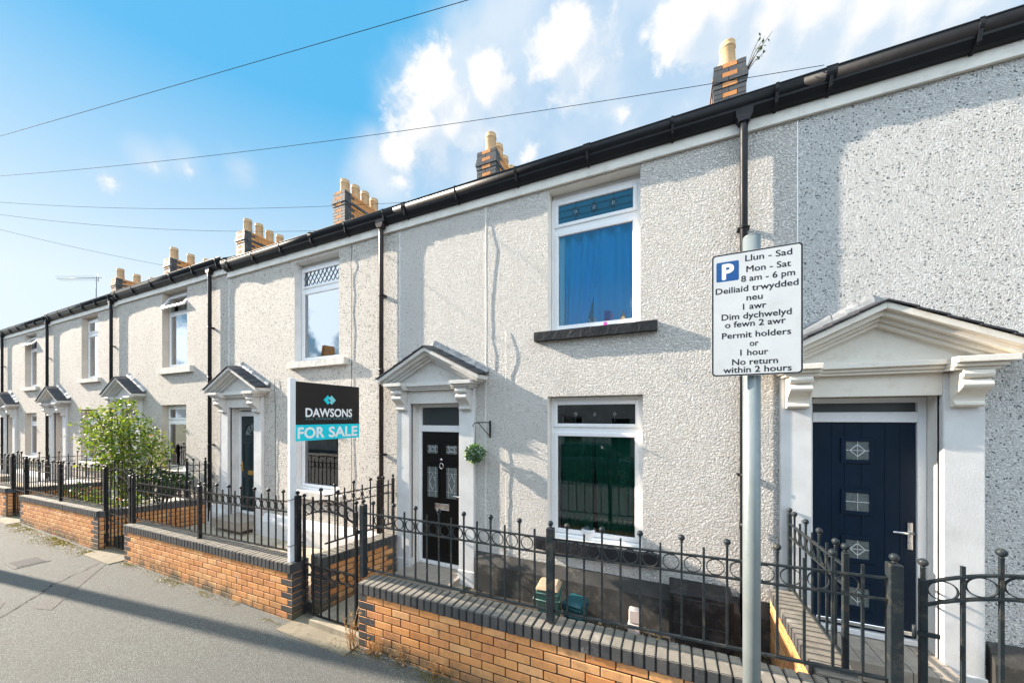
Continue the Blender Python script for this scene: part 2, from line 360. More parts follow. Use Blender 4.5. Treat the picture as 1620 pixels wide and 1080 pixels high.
fill_bank = t.math('MULTIPLY', t.ramp(sepd.outputs[2], .20, .36), t.ramp(sepd.outputs[2], .85, .6))  # band of cloud above the opposite roofs, added to brighten the house fronts
backm = t.math('MULTIPLY', t.math('MULTIPLY', back, clear), t.math('MAXIMUM', t.ramp(t.noise(d, 2.6, 4), .36, .56, 0., .95), t.math('MULTIPLY', fill_bank, .9)))
shape = t.math('MULTIPLY', t.math('SUBTRACT', fb, .5), 1.25)
dens = t.ramp(t.math('ADD', t.math('MAXIMUM', puff, backm), shape), .37, .68)
bdens = t.ramp(t.math('ADD', body, t.math('MULTIPLY', t.math('SUBTRACT', low, .5), .9)), .10, .72, 0., .92)
K = 1/(SKY_S*2**1.45)
k3 = lambda *c: tuple(x*K for x in c)
# sunlit crowns towards the upper left, grey blue bellies towards the lower right
up = blobmask([((px_+24, py_+32), r_*1.0, a_) for (px_, py_), r_, a_ in PUFFS], .0, 2.3)
lit = t.ramp(t.math('ADD', t.math('SUBTRACT', puff, up), t.math('MULTIPLY', shape, .55)), -.16, .22)
ccol = t.mix(back, t.mix(lit, k3(.64, .75, .87), k3(1.0, .985, .97)), k3(*[BACK_CLOUD_FILL*q for q in (.86, 1.0, 1.13)]))
bcol = t.mix(t.ramp(low, .35, .65), k3(.50, .66, .84), k3(.70, .80, .90))
elev = t.math('ADD', t.math('ADD', sepd.outputs[2], t.math('MULTIPLY', sepd.outputs[0], -.10)), t.math('MULTIPLY', back, .30))   # deeper blue away from the sun
grad = t.mix(t.ramp(elev, .34, .68, 0, 1, False), k3(.72, .85, .94), k3(.10, .49, .86))
gm = t.new('ShaderNodeGamma'); gm.inputs[1].default_value = .8; t.l.new(sky.outputs[0], gm.inputs[0])
skyc = t.mix(.92, gm.outputs[0], grad)
fin = t.mix(bdens, skyc, bcol)
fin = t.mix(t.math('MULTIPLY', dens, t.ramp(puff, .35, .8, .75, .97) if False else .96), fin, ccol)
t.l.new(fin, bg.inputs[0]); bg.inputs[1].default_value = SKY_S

# ------------------------------------------------------------------ ground, pavement, road
def asphalt(name, col, agg, patch):
    m, t, b, pos = newmat(name)
    v = t.voro(pos, 190, 'Color'); sx = t.new('ShaderNodeSeparateColor'); t.l.new(v, sx.inputs[0])
    c = t.mix(t.ramp(sx.outputs[0], .55, 1., 0, .75), col, agg)
    c = t.mix(t.ramp(sx.outputs[1], .7, 1., 0, .6), c, tuple(x*.35 for x in col))
    n = t.noise(pos, .8, 6, .6); c = t.mix(t.ramp(n, .4, .7, 0, .45), c, patch)
    n = t.noise(pos, 9, 6, .7); c = t.mix(t.ramp(n, .52, .75, 0, .35), c, tuple(x*.5 for x in col))
    wv = t.new('ShaderNodeTexWave'); 
    t.put(b.inputs['Base Color'], c); b.inputs['Roughness'].default_value = .85
    h = t.math('ADD', t.voro(pos, 150), t.math('MULTIPLY', t.noise(pos, 60, 4), .8))
    t.put(b.inputs['Normal'], t.bump(h, .9, .006))
    return m
M['asphalt_path'] = asphalt('asphalt_path', (.106, .100, .091), (.27, .31, .275), (.115, .110, .102))
M['asphalt_road'] = asphalt('asphalt_road', (.06, .06, .062), (.13, .125, .12), (.045, .045, .048))
M['far_ground'] = paint('far_ground', (.10, .12, .05), .95, vary=.3, vscale=.05)
struct('ground', MB().quad((-900, -900, -.16), (900, -900, -.16), (900, 900, -.16), (-900, 900, -.16)), M['far_ground'])
struct('road', MB().box(-60, 40, -6.6, .3, -.3, -.11), M['asphalt_road'])
struct('pavement', MB().box(-60, 40, .45, 2.69, -.3, 0), M['asphalt_path'])
struct('opposite_pavement', MB().box(-60, 40, -9.2, -6.75, -.3, 0), M['asphalt_path'])
pt = MB().add([(-8.9, 2.60, .004), (-7.2, 1.55, .004), (-6.95, 1.62, .004), (-8.55, 2.64, .004)], [(0, 1, 2, 3)]); pt.add([(-8.4, 1.2, .004), (-7.0, .75, .004), (-6.4, .95, .004), (-7.8, 1.45, .004)], [(0, 1, 2, 3)])
M['asphalt_patch'] = asphalt('asphalt_patch', (.118, .110, .098), (.27, .255, .23), (.095, .092, .086))
struct('pavement_patch', pt, M['asphalt_patch'])
def crack(pts, w_, seed):
    r_ = random.Random(seed); m = MB(); out = []
    for (a, b) in zip(pts, pts[1:]):
        for i in range(14):
            u = i/14; out.append((a[0]+(b[0]-a[0])*u+r_.uniform(-.02, .02), a[1]+(b[1]-a[1])*u+r_.uniform(-.02, .02)))
    vs = []; fs = []
    for i, (x, y_) in enumerate(out):
        q = w_*r_.uniform(.4, 1.3); vs += [(x, y_-q, .006), (x+q*.5, y_+q, .006)]
        if i: fs.append((2*i-2, 2*i, 2*i+1, 2*i-1))
    return m.add(vs, fs)
M['tar'] = paint('tar', (.03, .028, .026), .8, vary=.2)
struct('pavement_crack', crack([(-8.6, 2.62), (-8.0, 1.9), (-7.3, 1.35), (-6.6, .6)], .008, 2), M['tar'])
cvr = thing('service_cover', 'small square service cover set in the pavement on the left', 'cover', (-9.6, 2.0, 0))
MB().box(-9.85, -9.35, 1.82, 2.18, -.02, .007).build('frame', M['asphalt_patch'], cvr, bevel=.003); MB().box(-9.81, -9.39, 1.86, 2.14, 0, .011).build('lid', M['asphalt_road'], cvr, bevel=.003)
mk = MB()
for i in range(100): mk.box(-60+i, -59.01+i, .3, .446, -.3, .004)
struct('kerb', mk, M['concrete'], bevel=.012)
mk = MB()
for i in range(100): mk.box(-60+i, -59.01+i, -6.746, -6.6, -.3, .004)
struct('opposite_kerb', mk, M['concrete'], bevel=.012)
# front yards
def yard(name, x0, x1, z, mat, y0=2.86, y1=4.25): return struct(name, MB().box(x0, x1, y0, y1, -.25, z), mat)
def slabs(x0, x1, y0, y1, z, sx, sy):
    m = MB(); nx = max(1, round((x1-x0)/sx)); ny = max(1, round((y1-y0)/sy))
    for i in range(nx):
        for j in range(ny):
            a = x0+(x1-x0)*i/nx; b = x0+(x1-x0)*(i+1)/nx; c = y0+(y1-y0)*j/ny; d = y0+(y1-y0)*(j+1)/ny
            dz = random.uniform(-.003, .003); m.box(a+.004, b-.004, c+.004, d-.004, z-.06, z+dz)
    return m
yard('yard_ground', -3.75, 1.0, .06, M['soil'])
yard('path', -3.75, -2.55, .075, M['concrete'], 2.70)
yard('yard_ground', -9.0, -3.95, .12, M['mortar'])
struct('yard_paving', slabs(-8.95, -3.98, 2.9, 4.19, .155, .45, .45), M['paving'], bevel=.004)
yard('yard_ground', -14.2, -9.1, .20, M['soil'])
yard('yard_ground', -18.9, -14.3, .15, M['concrete'])
yard('yard_ground', -30, -19.0, .12, M['concrete'])
yard('path', 1.05, 6.3, .14, M['concrete'])

# ------------------------------------------------------------------ walls of houses
def wall_mb(x0, x1, z0, z1, y, ops, mi_wall=0, mi_rev=1, depth=.24, ret=.0):
    m = MB(); xs = sorted({x0, x1, *[o[0] for o in ops], *[o[1] for o in ops]}); zs = sorted({z0, z1, *[o[2] for o in ops], *[o[3] for o in ops]})
    for i in range(len(xs)-1):
        for j in range(len(zs)-1):
            cx = (xs[i]+xs[i+1])/2; cz = (zs[j]+zs[j+1])/2
            if any(o[0] < cx < o[1] and o[2] < cz < o[3] for o in ops): continue
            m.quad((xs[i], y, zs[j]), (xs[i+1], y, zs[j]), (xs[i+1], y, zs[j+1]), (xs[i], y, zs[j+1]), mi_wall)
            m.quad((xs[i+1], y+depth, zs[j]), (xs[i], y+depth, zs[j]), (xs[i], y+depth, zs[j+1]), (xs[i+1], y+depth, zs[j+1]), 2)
    for a, b, c, d in ops:
        m.quad((a, y, c), (a, y, d), (a, y+depth, d), (a, y+depth, c), mi_rev); m.quad((b, y, d), (b, y, c), (b, y+depth, c), (b, y+depth, d), mi_rev)
        m.quad((a, y, d), (b, y, d), (b, y+depth, d), (a, y+depth, d), mi_rev); m.quad((b, y, c), (a, y, c), (a, y+depth, c), (b, y+depth, c), mi_rev)
    # party walls, back and inner floors
    yb = 11.2
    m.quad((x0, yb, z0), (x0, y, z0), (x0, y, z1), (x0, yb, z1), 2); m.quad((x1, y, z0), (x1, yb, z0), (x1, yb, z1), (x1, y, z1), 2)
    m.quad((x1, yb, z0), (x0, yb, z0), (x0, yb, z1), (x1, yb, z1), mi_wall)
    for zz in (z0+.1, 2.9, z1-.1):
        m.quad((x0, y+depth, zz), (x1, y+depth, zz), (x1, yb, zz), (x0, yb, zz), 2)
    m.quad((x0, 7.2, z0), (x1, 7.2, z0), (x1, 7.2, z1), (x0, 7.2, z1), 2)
    return m
def ring_box(m, x0, x1, z0, z1, w, y0, y1, mi=0):
    m.box(x0, x0+w, y0, y1, z0, z1, mi); m.box(x1-w, x1, y0, y1, z0, z1, mi)
    m.box(x0+w, x1-w, y0, y1, z0, z0+w, mi); m.box(x0+w, x1-w, y0, y1, z1-w, z1, mi)
def diamond(m, cx, cz, rx, rz, y, t=.005, mi=0):
    p = [(cx-rx, cz), (cx, cz+rz), (cx+rx, cz), (cx, cz-rz), (cx-rx, cz)]
    for a, b in zip(p, p[1:]): m.tube([(a[0], y, a[1]), (b[0], y, b[1])], t, 4, mi, False)
def window(root, x0, x1, z0, z1, y, sill=None, sill_mat='sill_black', lead=None, split=.24, gap=.045, open_top=0., glass='glass'):
    """frame in the opening; sub-parts: glass panes, leading, sill"""
    yf = y+.13; zt = z1-gap; H = zt-z0; zm = zt-H*split
    m = MB(); ring_box(m, x0+.004, x1-.004, z0, zt, .05, yf, yf+.07)
    m.box(x0+.054, x1-.054, yf, yf+.07, zm-.035, zm+.035)
    if gap > .01: m.box(x0+.004, x1-.004, yf+.03, yf+.06, zt, z1)
    m.box(x0+.01, x1-.01, yf-.03, yf-.002, z0, z0+.035)
    ring_box(m, x0+.046, x1-.046, z0+.046, zm-.031, .05, yf-.014, yf+.02)
    if not open_top: ring_box(m, x0+.046, x1-.046, zm+.031, zt-.046, .045, yf-.014, yf+.02)
    o = m.build('window', M['white_upvc'], root, bevel=.005)
    g = MB().box(x0+.09, x1-.09, yf+.002, yf+.012, z0+.09, zm-.075); g.build('window_glass', M[glass], o)
    if open_top:
        a = R(open_top); hz = zt-.05
        def rot(p): 
            dz = p[2]-hz; dy = p[1]-yf
            return (p[0], yf+dy*math.cos(a)+dz*math.sin(a), hz+dz*math.cos(a)-dy*math.sin(a))
        s = MB(); ring_box(s, x0+.03, x1-.03, zm+.02, zt-.04, .05, yf-.03, yf+.01); s.v = [rot(p) for p in s.v]
        so = s.build('window_sash', M['white_upvc'], o, bevel=.004)
        g = MB().box(x0+.08, x1-.08, yf-.012, yf-.004, zm+.07, zt-.09); g.v = [rot(p) for p in g.v]; g.build('window_glass', M[glass], o)
    else:
        g = MB().box(x0+.087, x1-.087, yf+.002, yf+.012, zm+.072, zt-.087); g.build('window_glass', M[glass], o)
    gx0, gx1, gz0, gz1 = x0+.087, x1-.087, zm+.072, zt-.087
    if lead == 'diamond':
        l = MB(); yl = yf-.002; cz = (gz0+gz1)/2; w = gx1-gx0
        for q in (.25, .5, .75): diamond(l, gx0+w*q, cz, .045, .062, yl, .003); diamond(l, gx0+w*q, cz, .016, .022, yl, .002, 1)
        for zz in (cz-.012, cz+.012) if False else (gz0+(gz1-gz0)*.33, gz0+(gz1-gz0)*.67): l.tube([(gx0, yl, zz), (gx1, yl, zz)], .0022, 4, 0, False)
        for q in (.25, .5, .75): l.tube([(gx0+w*q, yl, gz0), (gx0+w*q, yl, gz1)], .0022, 4, 0, False)
        l.build('leading', [M['lead_line'], M['lead_light']], o)
    elif lead == 'lattice':
        l = MB(); yl = yf-.002; w = gx1-gx0; h = gz1-gz0; n = 9; st = w/n; k = 1.35
        for i in range(-6, n+7):
            for sgn in (1, -1):
                xa = gx0+i*st; xb = xa+sgn*h/k
                pts = []
                for s_ in (0, 1): pts.append((xa+(xb-xa)*s_, gz0+h*s_))
                (ax, az), (bx, bz) = pts
                def clip(ax, az, bx, bz):
                    t0, t1 = 0., 1.; dx = bx-ax
                    for p, q in ((-dx, ax-gx0), (dx, gx1-ax)):
                        if abs(p) < 1e-9: continue
                        r = q/p
                        if p < 0: t0 = max(t0, r)
                        else: t1 = min(t1, r)
                    return (t0, t1) if t0 < t1-.02 else None
                c = clip(ax, az, bx, bz)
                if c: l.tube([(ax+(bx-ax)*c[0], yl, az+(bz-az)*c[0]), (ax+(bx-ax)*c[1], yl, az+(bz-az)*c[1])], .005, 4, 0, False)
        l.build('leading', M['lead_line'], o)
    if sill:
        sx0, sx1, sz0, sz1 = sill[:4]; yo = sill[4] if len(sill) > 4 else .07
        s = MB(); n = 22
        for i in range(n):
            a = sx0+(sx1-sx0)*i/n; b = sx0+(sx1-sx0)*(i+1)/n
            s.box(a, b, y-yo, y+.125, sz0, sz1)
        so = s.build('sill', M[sill_mat], o)
        bm = bmesh.new(); bm.from_mesh(so.data); bmesh.ops.remove_doubles(bm, verts=bm.verts, dist=1e-5)
        kill = [f for f in bm.faces if abs(f.normal.x) > .9 and sx0+.01 < f.calc_center_median().x+rootloc(so.parent).x < sx1-.01]
        bmesh.ops.delete(bm, geom=kill, context='FACES')
        for v in bm.verts: v.co.y += random.uniform(-.002, .002); v.co.z += random.uniform(-.0025, .0025)
        bm.to_mesh(so.data); bm.free()
    return o
def curtain(x0, x1, z0, z1, y, mat, label, folds=7, sweep=0., amp=.03, group=None, cat='curtain'):
    m = MB(); nx = folds*8; nz = 10; vs = []; fs = []
    for j in range(nz+1):
        v = j/nz; z = z0+(z1-z0)*v
        for i in range(nx+1):
            u = i/nx
            s = sweep*(1-v)**1.5*(x1-x0)
            a, b = (x0, x1-s) if sweep > 0 else (x0-s, x1)
            vs.append((a+(b-a)*u, y+amp*math.sin(u*folds*2*math.pi+v*.8)+.012*math.sin(u*23+v*5), z))
    for j in range(nz):
        for i in range(nx): fs.append((j*(nx+1)+i, j*(nx+1)+i+1, (j+1)*(nx+1)+i+1, (j+1)*(nx+1)+i))
    m.add(vs, fs, 0, True); return tag(m.build('curtain', M[mat]), label, cat, group)

# ------------------------------------------------------------------ porch
def porch(root, cx, thr, y, mat, pil_mat, apex, wop=.865, base=.05):
    """pedimented door surround: mesh 'porch' + pilasters, brackets, porch_roof, flashing"""
    dz = apex-3.37; wp = .24; xo = wop/2+wp; zl = 2.565+dz
    e = .87; ze = 2.94+dz; za = apex; sl = (za-ze)/e
    m = MB()
    m.box(cx-wop/2, cx+wop/2, y-.045, y+.10, zl, zl+.19)                       # frieze
    # horizontal cornice: recessed centre, broken forward over the brackets
    for (z0, z1, p) in ((.19, .215, .10), (.215, .245, .12), (.245, .29, .15)):
        m.box(cx-xo+.2, cx+xo-.2, y-p, y+.02, zl+z0, zl+z1)
    for s in (-1, 1):
        for (z0, z1, p, xx) in ((.19, .215, .20, .0), (.215, .245, .23, .03), (.245, .293, .265, .07)):
            a, b = sorted((cx+s*(xo-.26), cx+s*(xo+xx))); m.box(a-.001 if s > 0 else a, b if s > 0 else b+.001, y-p, y+.02, zl+z0, zl+z1)
    # tympanum
    zt = zl+.29
    m.prism([(cx-xo-.02, zt), (cx+xo+.02, zt), (cx, zt+(xo+.02)*sl+.10)], 'y', y-.07, y+.02)
    # raking cornice bands
    def rake(s, z0, z1, p, ee, back=.02):
        zz = lambda x: za-sl*x
        poly = [(cx, za+z0), (cx+s*ee, zz(ee)+z0), (cx+s*ee, zz(ee)+z1), (cx, za+z1)]
        if s > 0: poly = poly[::-1]
        m.prism(poly, 'y', y-p, y+back)
    for s in (-1, 1):
        rake(s, -.20, -.165, .125, e-.14); rake(s, -.165, -.13, .16, e-.10); rake(s, -.13, -.085, .215, e-.05); rake(s, -.085, -.028, .265, e-.012)
    pm = m.build('porch', M[mat], root, bevel=.004)
    for s in (-1, 1):
        a, b = sorted((cx+s*wop/2, cx+s*xo))
        q = MB().box(a, b, y-.05, y+.03, base, zl+.188); q.box(a-.012, b+.012, y-.062, y+.02, base, base+.22); q.build('pilaster', M[pil_mat], pm, bevel=.006)
        # console bracket: S-scroll profile
        prof = [(y-.05, zl+.188), (y-.205, zl+.188), (y-.215, zl+.16), (y-.205, zl+.135), (y-.185, zl+.125)]
        for k in range(9):
            th = R(70-k*22); prof.append((y-.135-.062*math.cos(R(90)-th) if False else y-.14-.065*math.sin(R(20+k*17.5)), zl+.125-.012*k))
        prof += [(y-.125, zl+.0), (y-.105, zl-.03), (y-.10, zl-.055), (y-.115, zl-.065), (y-.115, zl-.085), (y-.09, zl-.10), (y-.05, zl-.10)]
        a2, b2 = a+.035, b-.035
        MB().prism(prof, 'x', a2, b2).build('bracket', M[mat], pm, bevel=.003)
    # slated roof
    r = MB(); n = 5
    for s in (-1, 1):
        for k in range(n):
            u0 = e*k/n; u1 = e*(k+1)/n+.012
            for q in range(2):
                y0 = y-.285 if q == 0 else y-.14; y1 = y-.142 if q == 0 else y+.0
                lift = .006*(n-k)*0+.004; rise = .045
                def Z(u, yy): return za-sl*u-.026+rise*(yy-(y-.285))/.285
                p = []
                for dzz in (0, .014):
                    ring = [(cx+s*u0, y0), (cx+s*u1, y0), (cx+s*u1, y1), (cx+s*u0, y1)]
                    for (xx, yy) in ring:
                        uu = abs(xx-cx); p.append((xx, yy, Z(uu, yy)+dzz+(.010*(uu-u0)/(u1-u0))))
                if s < 0: p = [p[3], p[2], p[1], p[0], p[7], p[6], p[5], p[4]]
                r.hexa(p)
    r.build('porch_roof', M['slate'], pm)
    f = MB(); n = 9
    for s in (-1, 1):
        for k in range(n):
            u0 = (e+.01)*k/n; u1 = (e+.01)*(k+1)/n; b0 = za-sl*u0; b1 = za-sl*u1; j = random.uniform(-.012, .014)
            p = [(cx+s*u0, y-.075, b0+.012), (cx+s*u1, y-.075, b1+.012), (cx+s*u1, y+.0, b1+.012), (cx+s*u0, y, b0+.012),
                 (cx+s*u0, y-.05, b0+.065), (cx+s*u1, y-.05, b1+.06+j), (cx+s*u1, y-.004, b1+.095+j), (cx+s*u0, y-.004, b0+.11)]
            if s < 0: p = [p[1], p[0], p[3], p[2], p[5], p[4], p[7], p[6]]
            f.hexa(p)
    f.build('flashing', M['lead'], pm)
    return pm

def panel_rect(m, x0, x1, z0, z1, y, mi=0, d=.012, w=.028):
    """raised moulding round a recessed field"""
    ring_box(m, x0, x1, z0, z1, w, y-d, y+.004, mi)
    m.box(x0+w+.03, x1-w-.03, y-d*.55, y+.004, z0+w+.03, z1-w-.03, mi)
def door(root, cx, thr, y, style, wop, zl):
    yd = y+.17; x0 = cx-wop/2; x1 = cx+wop/2; fw = .062
    fr = MB(); fr.box(x0+.003, x0+fw, yd-.02, yd+.06, thr, zl-.003); fr.box(x1-fw, x1-.003, yd-.02, yd+.06, thr, zl-.003)
    zt = zl-.05; ztb = thr+2.07
    fr.box(x0+fw, x1-fw, yd-.02, yd+.06, zt, zl-.003); fr.box(x0+fw, x1-fw, yd-.025, yd+.06, ztb-.075, ztb+.02)
    fr.box(x0+fw, x1-fw, yd-.03, yd+.06, thr, thr+.05)
    lx0, lx1, lz0, lz1 = x0+fw+.005, x1-fw-.005, thr+.055, ztb-.08
    lw = lx1-lx0; lc = (lx0+lx1)/2
    m = MB(); m.box(lx0, lx1, yd, yd+.045, lz0, lz1)
    H = lz1-lz0
    mats = {'black': 'door_black', 'navy': 'door_navy', 'green': 'door_green', 'white': 'door_white'}
    panes = []; extra = []
    if style == 'black':
        for s in (-1, 1):
            c = lc+s*lw*.235; hw = lw*.17
            panel_rect(m, c-hw, c+hw, lz0+.10, lz0+H*.29, yd); panel_rect(m, c-hw, c+hw, lz0+H*.33, lz0+H*.39, yd) if False else None
            ring_box(m, c-hw, c+hw, lz0+H*.48, lz0+H*.745, .028, yd-.014, yd+.004); panes.append((c-hw+.028, c+hw-.028, lz0+H*.48+.028, lz0+H*.745-.028))
            ring_box(m, c-hw, c+hw, lz0+H*.82, lz0+H*.915, .028, yd-.014, yd+.004); panes.append((c-hw+.028, c+hw-.028, lz0+H*.82+.028, lz0+H*.915-.028))
            panel_rect(m, c-hw, c+hw, lz0+H*.31, lz0+H*.36, yd) if False else None
    elif style == 'navy':
        for q in (-.30, -.17, .0, .22, .36): m.box(lc+lw*q-.0025, lc+lw*q+.0025, yd-.004, yd+.004, lz0+.02, lz1-.02)
        for q in (.115, .30, .52, .735) if False else (.155, .385, .615, .865):
            c = lc-lw*.045; hs = .085
            ring_box(m, c-hs-.035, c+hs+.035, lz0+H*q-hs-.035, lz0+H*q+hs+.035, .035, yd-.014, yd+.004)
            panes.append((c-hs, c+hs, lz0+H*q-hs, lz0+H*q+hs))
    elif style == 'green':
        for s in (-1, 1):
            c = lc+s*lw*.235; hw = lw*.18
            panel_rect(m, c-hw, c+hw, lz0+.12, lz0+H*.36, yd); panel_rect(m, c-hw, c+hw, lz0+H*.46, lz0+H*.72, yd)
    else:
        panel_rect(m, lx0+.1, lx1-.1, lz0+.12, lz0+H*.42, yd)
        m.lathe([(.001, 0), (.001, 0)], (lc, yd, lz0+1), 4) if False else None
    dr = m.build('door', M[mats[style]], root, bevel=.003)
    fr.build('door_frame', M['white_upvc'], dr, bevel=.004)
    MB().box(x0+fw+.004, x1-fw-.004, yd+.01, yd+.02, ztb+.022, zt-.002).build('transom_glass', M['glass_frosted'], dr)
    for i, (a, b, c, d) in enumerate(panes):
        MB().box(a, b, yd-.004, yd-.001, c, d).build('door_glass', M['bevel_glass'], dr)
        l = MB(); mx = (a+b)/2; mz = (c+d)/2
        if style == 'navy':
            if i != 2: diamond(l, mx, mz, (b-a)*.33, (d-c)*.33, yd-.006, .005)
            l.tube([(mx, yd-.006, c), (mx, yd-.006, d)], .004, 4, 0, False); l.tube([(a, yd-.006, mz), (b, yd-.006, mz)], .004, 4, 0, False)
        else:
            diamond(l, mx, mz, (b-a)*.3, (d-c)*.28, yd-.006, .004)
            for q in (.22, .78): l.tube([(a+(b-a)*q, yd-.006, c), (a+(b-a)*q, yd-.006, d)], .003, 4, 0, False)
            for q in (.2, .8): l.tube([(a, yd-.006, c+(d-c)*q), (b, yd-.006, c+(d-c)*q)], .003, 4, 0, False)
        l.build('leading', M['lead_light'], dr)
    met = M['brass'] if style == 'green' else M['chrome']
    if style == 'black':
        q = MB(); ring_box(q, lc-.125, lc+.125, lz0+H*.40, lz0+H*.45, .012, yd-.012, yd+.002); q.box(lc-.11, lc+.11, yd-.006, yd+.001, lz0+H*.40+.012, lz0+H*.45-.012); q.build('letterbox', M['chrome'], dr, bevel=.002)
        k = MB(); k.ball((lc, yd-.02, lz0+H*.79), .022, 10); kz = lz0+H*.755
        k.tube([(lc+.032*math.sin(i*math.pi/8), yd-.02, kz-.028+.042*math.cos(i*math.pi/8)) for i in range(17)], .007, 6); k.ball((lc, yd-.02, kz-.068), .014, 8)
        k.build('knocker', M['chrome'], dr)
        h = MB(); hx = lx1-.045; hz = lz0+H*.505; h.box(hx-.016, hx+.016, yd-.012, yd, hz-.11, hz+.11); h.tube([(hx, yd-.05, hz+.03), (hx-.115, yd-.055, hz+.035)], .010, 8); h.tube([(hx, yd, hz+.03), (hx, yd-.05, hz+.03)], .010, 8); h.build('handle', M['chrome'], dr, bevel=.0)
    elif style == 'navy':
        h = MB(); hx = lx1-.04; hz = lz0+H*.475; h.box(hx-.017, hx+.017, yd-.012, yd, hz-.12, hz+.12); h.tube([(hx, yd-.055, hz+.035), (hx-.135, yd-.058, hz+.035)], .010, 8); h.tube([(hx, yd, hz+.035), (hx, yd-.055, hz+.035)], .010, 8); h.tube([(hx, yd-.012, hz-.06), (hx, yd-.02, hz-.06)], .011, 10); h.build('handle', M['chrome'], dr)
        MB().box(lx0+.02, lx1-.02, yd-.025, yd+.002, lz0+.03, lz0+.065).build('weather_bar', M['chrome'], dr, bevel=.004)
    elif style == 'green':
        q = MB(); q.box(lc-.13, lc+.13, yd-.012, yd+.002, lz0+H*.385, lz0+H*.43); q.build('letterbox', met, dr, bevel=.003)
        h = MB(); hx = lx0+.05; hz = lz0+H*.47; h.box(hx-.018, hx+.018, yd-.012, yd, hz-.1, hz+.1); h.tube([(hx, yd-.05, hz+.02), (hx+.10, yd-.05, hz+.02)], .010, 8); h.tube([(hx, yd, hz+.02), (hx, yd-.05, hz+.02)], .01, 8); h.build('handle', met, dr)
        fan = MB(); fc = lz0+H*.80; rr = lw*.33; n = 14
        fan.add([(lc, yd-.003, fc)]+[(lc+rr*math.cos(math.pi*i/n), yd-.003, fc+rr*math.sin(math.pi*i/n)) for i in range(n+1)], [(0, i+1, i+2) for i in range(n)])
        fan.build('door_glass', M['bevel_glass'], dr)
        fl = MB()
        for i in range(6): a = math.pi*i/5; fl.tube([(lc+.03*math.cos(a), yd-.008, fc+.03*math.sin(a)), (lc+rr*math.cos(a), yd-.008, fc+rr*math.sin(a))], .007, 5)
        fl.tube([(lc+rr*math.cos(math.pi*i/n), yd-.008, fc+rr*math.sin(math.pi*i/n)) for i in range(n+1)], .011, 5); fl.tube([(lc-rr, yd-.008, fc), (lc+rr, yd-.008, fc)], .011, 5)
        fl.build('fanlight_frame', M['door_green'], dr)
    else:
        pn = MB(); n = 24; cz = lz0+H*.66
        pn.prism([(lc+.11*math.cos(2*math.pi*i/n), cz+.30*math.sin(2*math.pi*i/n)) for i in range(n)], 'y', yd-.008, yd-.002); pn.build('door_glass', M['bevel_glass'], dr)
        MB().box(lx0+.03, lx0+.06, yd-.04, yd, lz0+H*.45, lz0+H*.55).build('handle', M['chrome'], dr, bevel=.004)
    return dr

# ------------------------------------------------------------------ chimneys and roofs
def chimney(root, cx, top, npots, y0=6.9, y1=8.4, w=.47, slant=0):
    m = MB(); hx = w/2; zb = 6.2
    m.box(cx-hx+.006, cx+hx-.006, y0+.006, y1-.006, zb, top-.01, 2)
    z = top; k = 0
    while z > zb:
        dx = {2: .012, 3: .026, 4: .010}.get(k, 0.); z0 = z-.072
        a, b, c, d = cx-hx-dx, cx+hx+dx, y0-dx, y1+dx
        # front & back faces
        odd = (k+1) % 2
        front = [.215, None, .215] if odd else [.10, .26, .10]
        dark_row = k == 3
        for (yy0, yy1) in ((c, c+.1), (d-.1, d)):
            if odd: m.box(a, a+(b-a)*.26, yy0, yy1, z0, z, 1); m.box(a+(b-a)*.26+.01, b-(b-a)*.26-.01, yy0, yy1, z0, z, 1 if dark_row else 0); m.box(b-(b-a)*.26, b, yy0, yy1, z0, z, 1)
            else: m.box(a, a+(b-a)*.46, yy0, yy1, z0, z, 1); m.box(a+(b-a)*.46+.01, b, yy0, yy1, z0, z, 1)
        L = d-c-.22; n = max(1, round(L/.225)); st = L/n; off = .5 if odd else 0.
        for (xx0, xx1) in ((a, a+.1), (b-.1, b)):
            q = c+.11; edges = [q]
            e = q+st*(off if off else 1)
            while e < d-.12: edges.append(e); e += st
            edges.append(d-.11)
            for i in range(len(edges)-1):
                m.box(xx0, xx1, edges[i], edges[i+1]-.01, z0, z, 1 if (k == 3 or i == 0) else 0)
        z -= .082; k += 1
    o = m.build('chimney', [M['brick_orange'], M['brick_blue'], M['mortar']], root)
    for i in range(npots):
        h = random.uniform(.42, .50); yy = y0+.22+(y1-y0-.44)*i/max(1, npots-1) if npots > 1 else y0+.25
        xx = cx+random.uniform(-.02, .02)
        MB().lathe([(.135, -.04), (.128, .05), (.116, h-.11), (.119, h-.105), (.126, h-.10), (.126, h-.075), (.118, h-.07), (.118, h-.02), (.121, h), (.103, h), (.10, h-.15)], (xx, yy, top), 16).build('chimney_pot', M['pot_clay'], o)
    return o
def roof(root, x0, x1, zg):
    m = MB(); za = zg-.02; yr = 7.7; tr = .63; n = 18
    L = yr-4.10
    for k in range(n):                 # slate courses
        a = 4.10+L*k/n; b = 4.10+L*(k+1)/n+.05
        za0 = za+tr*(a-4.10); zb0 = za+tr*(b-4.10)
        m.hexa([(x0, a, za0), (x1, a, za0), (x1, b, zb0-.012), (x0, b, zb0-.012), (x0, a, za0+.022), (x1, a, za0+.022), (x1, b, zb0+.004), (x0, b, zb0+.004)])
    zr = za+tr*L
    m.hexa([(x0, yr, zr-.06), (x1, yr, zr-.06), (x1, 11.5, zr-.06-tr*(11.5-yr)), (x0, 11.5, zr-.06-tr*(11.5-yr)), (x0, yr, zr), (x1, yr, zr), (x1, 11.5, zr-tr*(11.5-yr)), (x0, 11.5, zr-tr*(11.5-yr))])
    m.tube([(x0, yr, zr), (x1, yr, zr)], .1, 8)
    return m.build('roof', M['slate'], root)
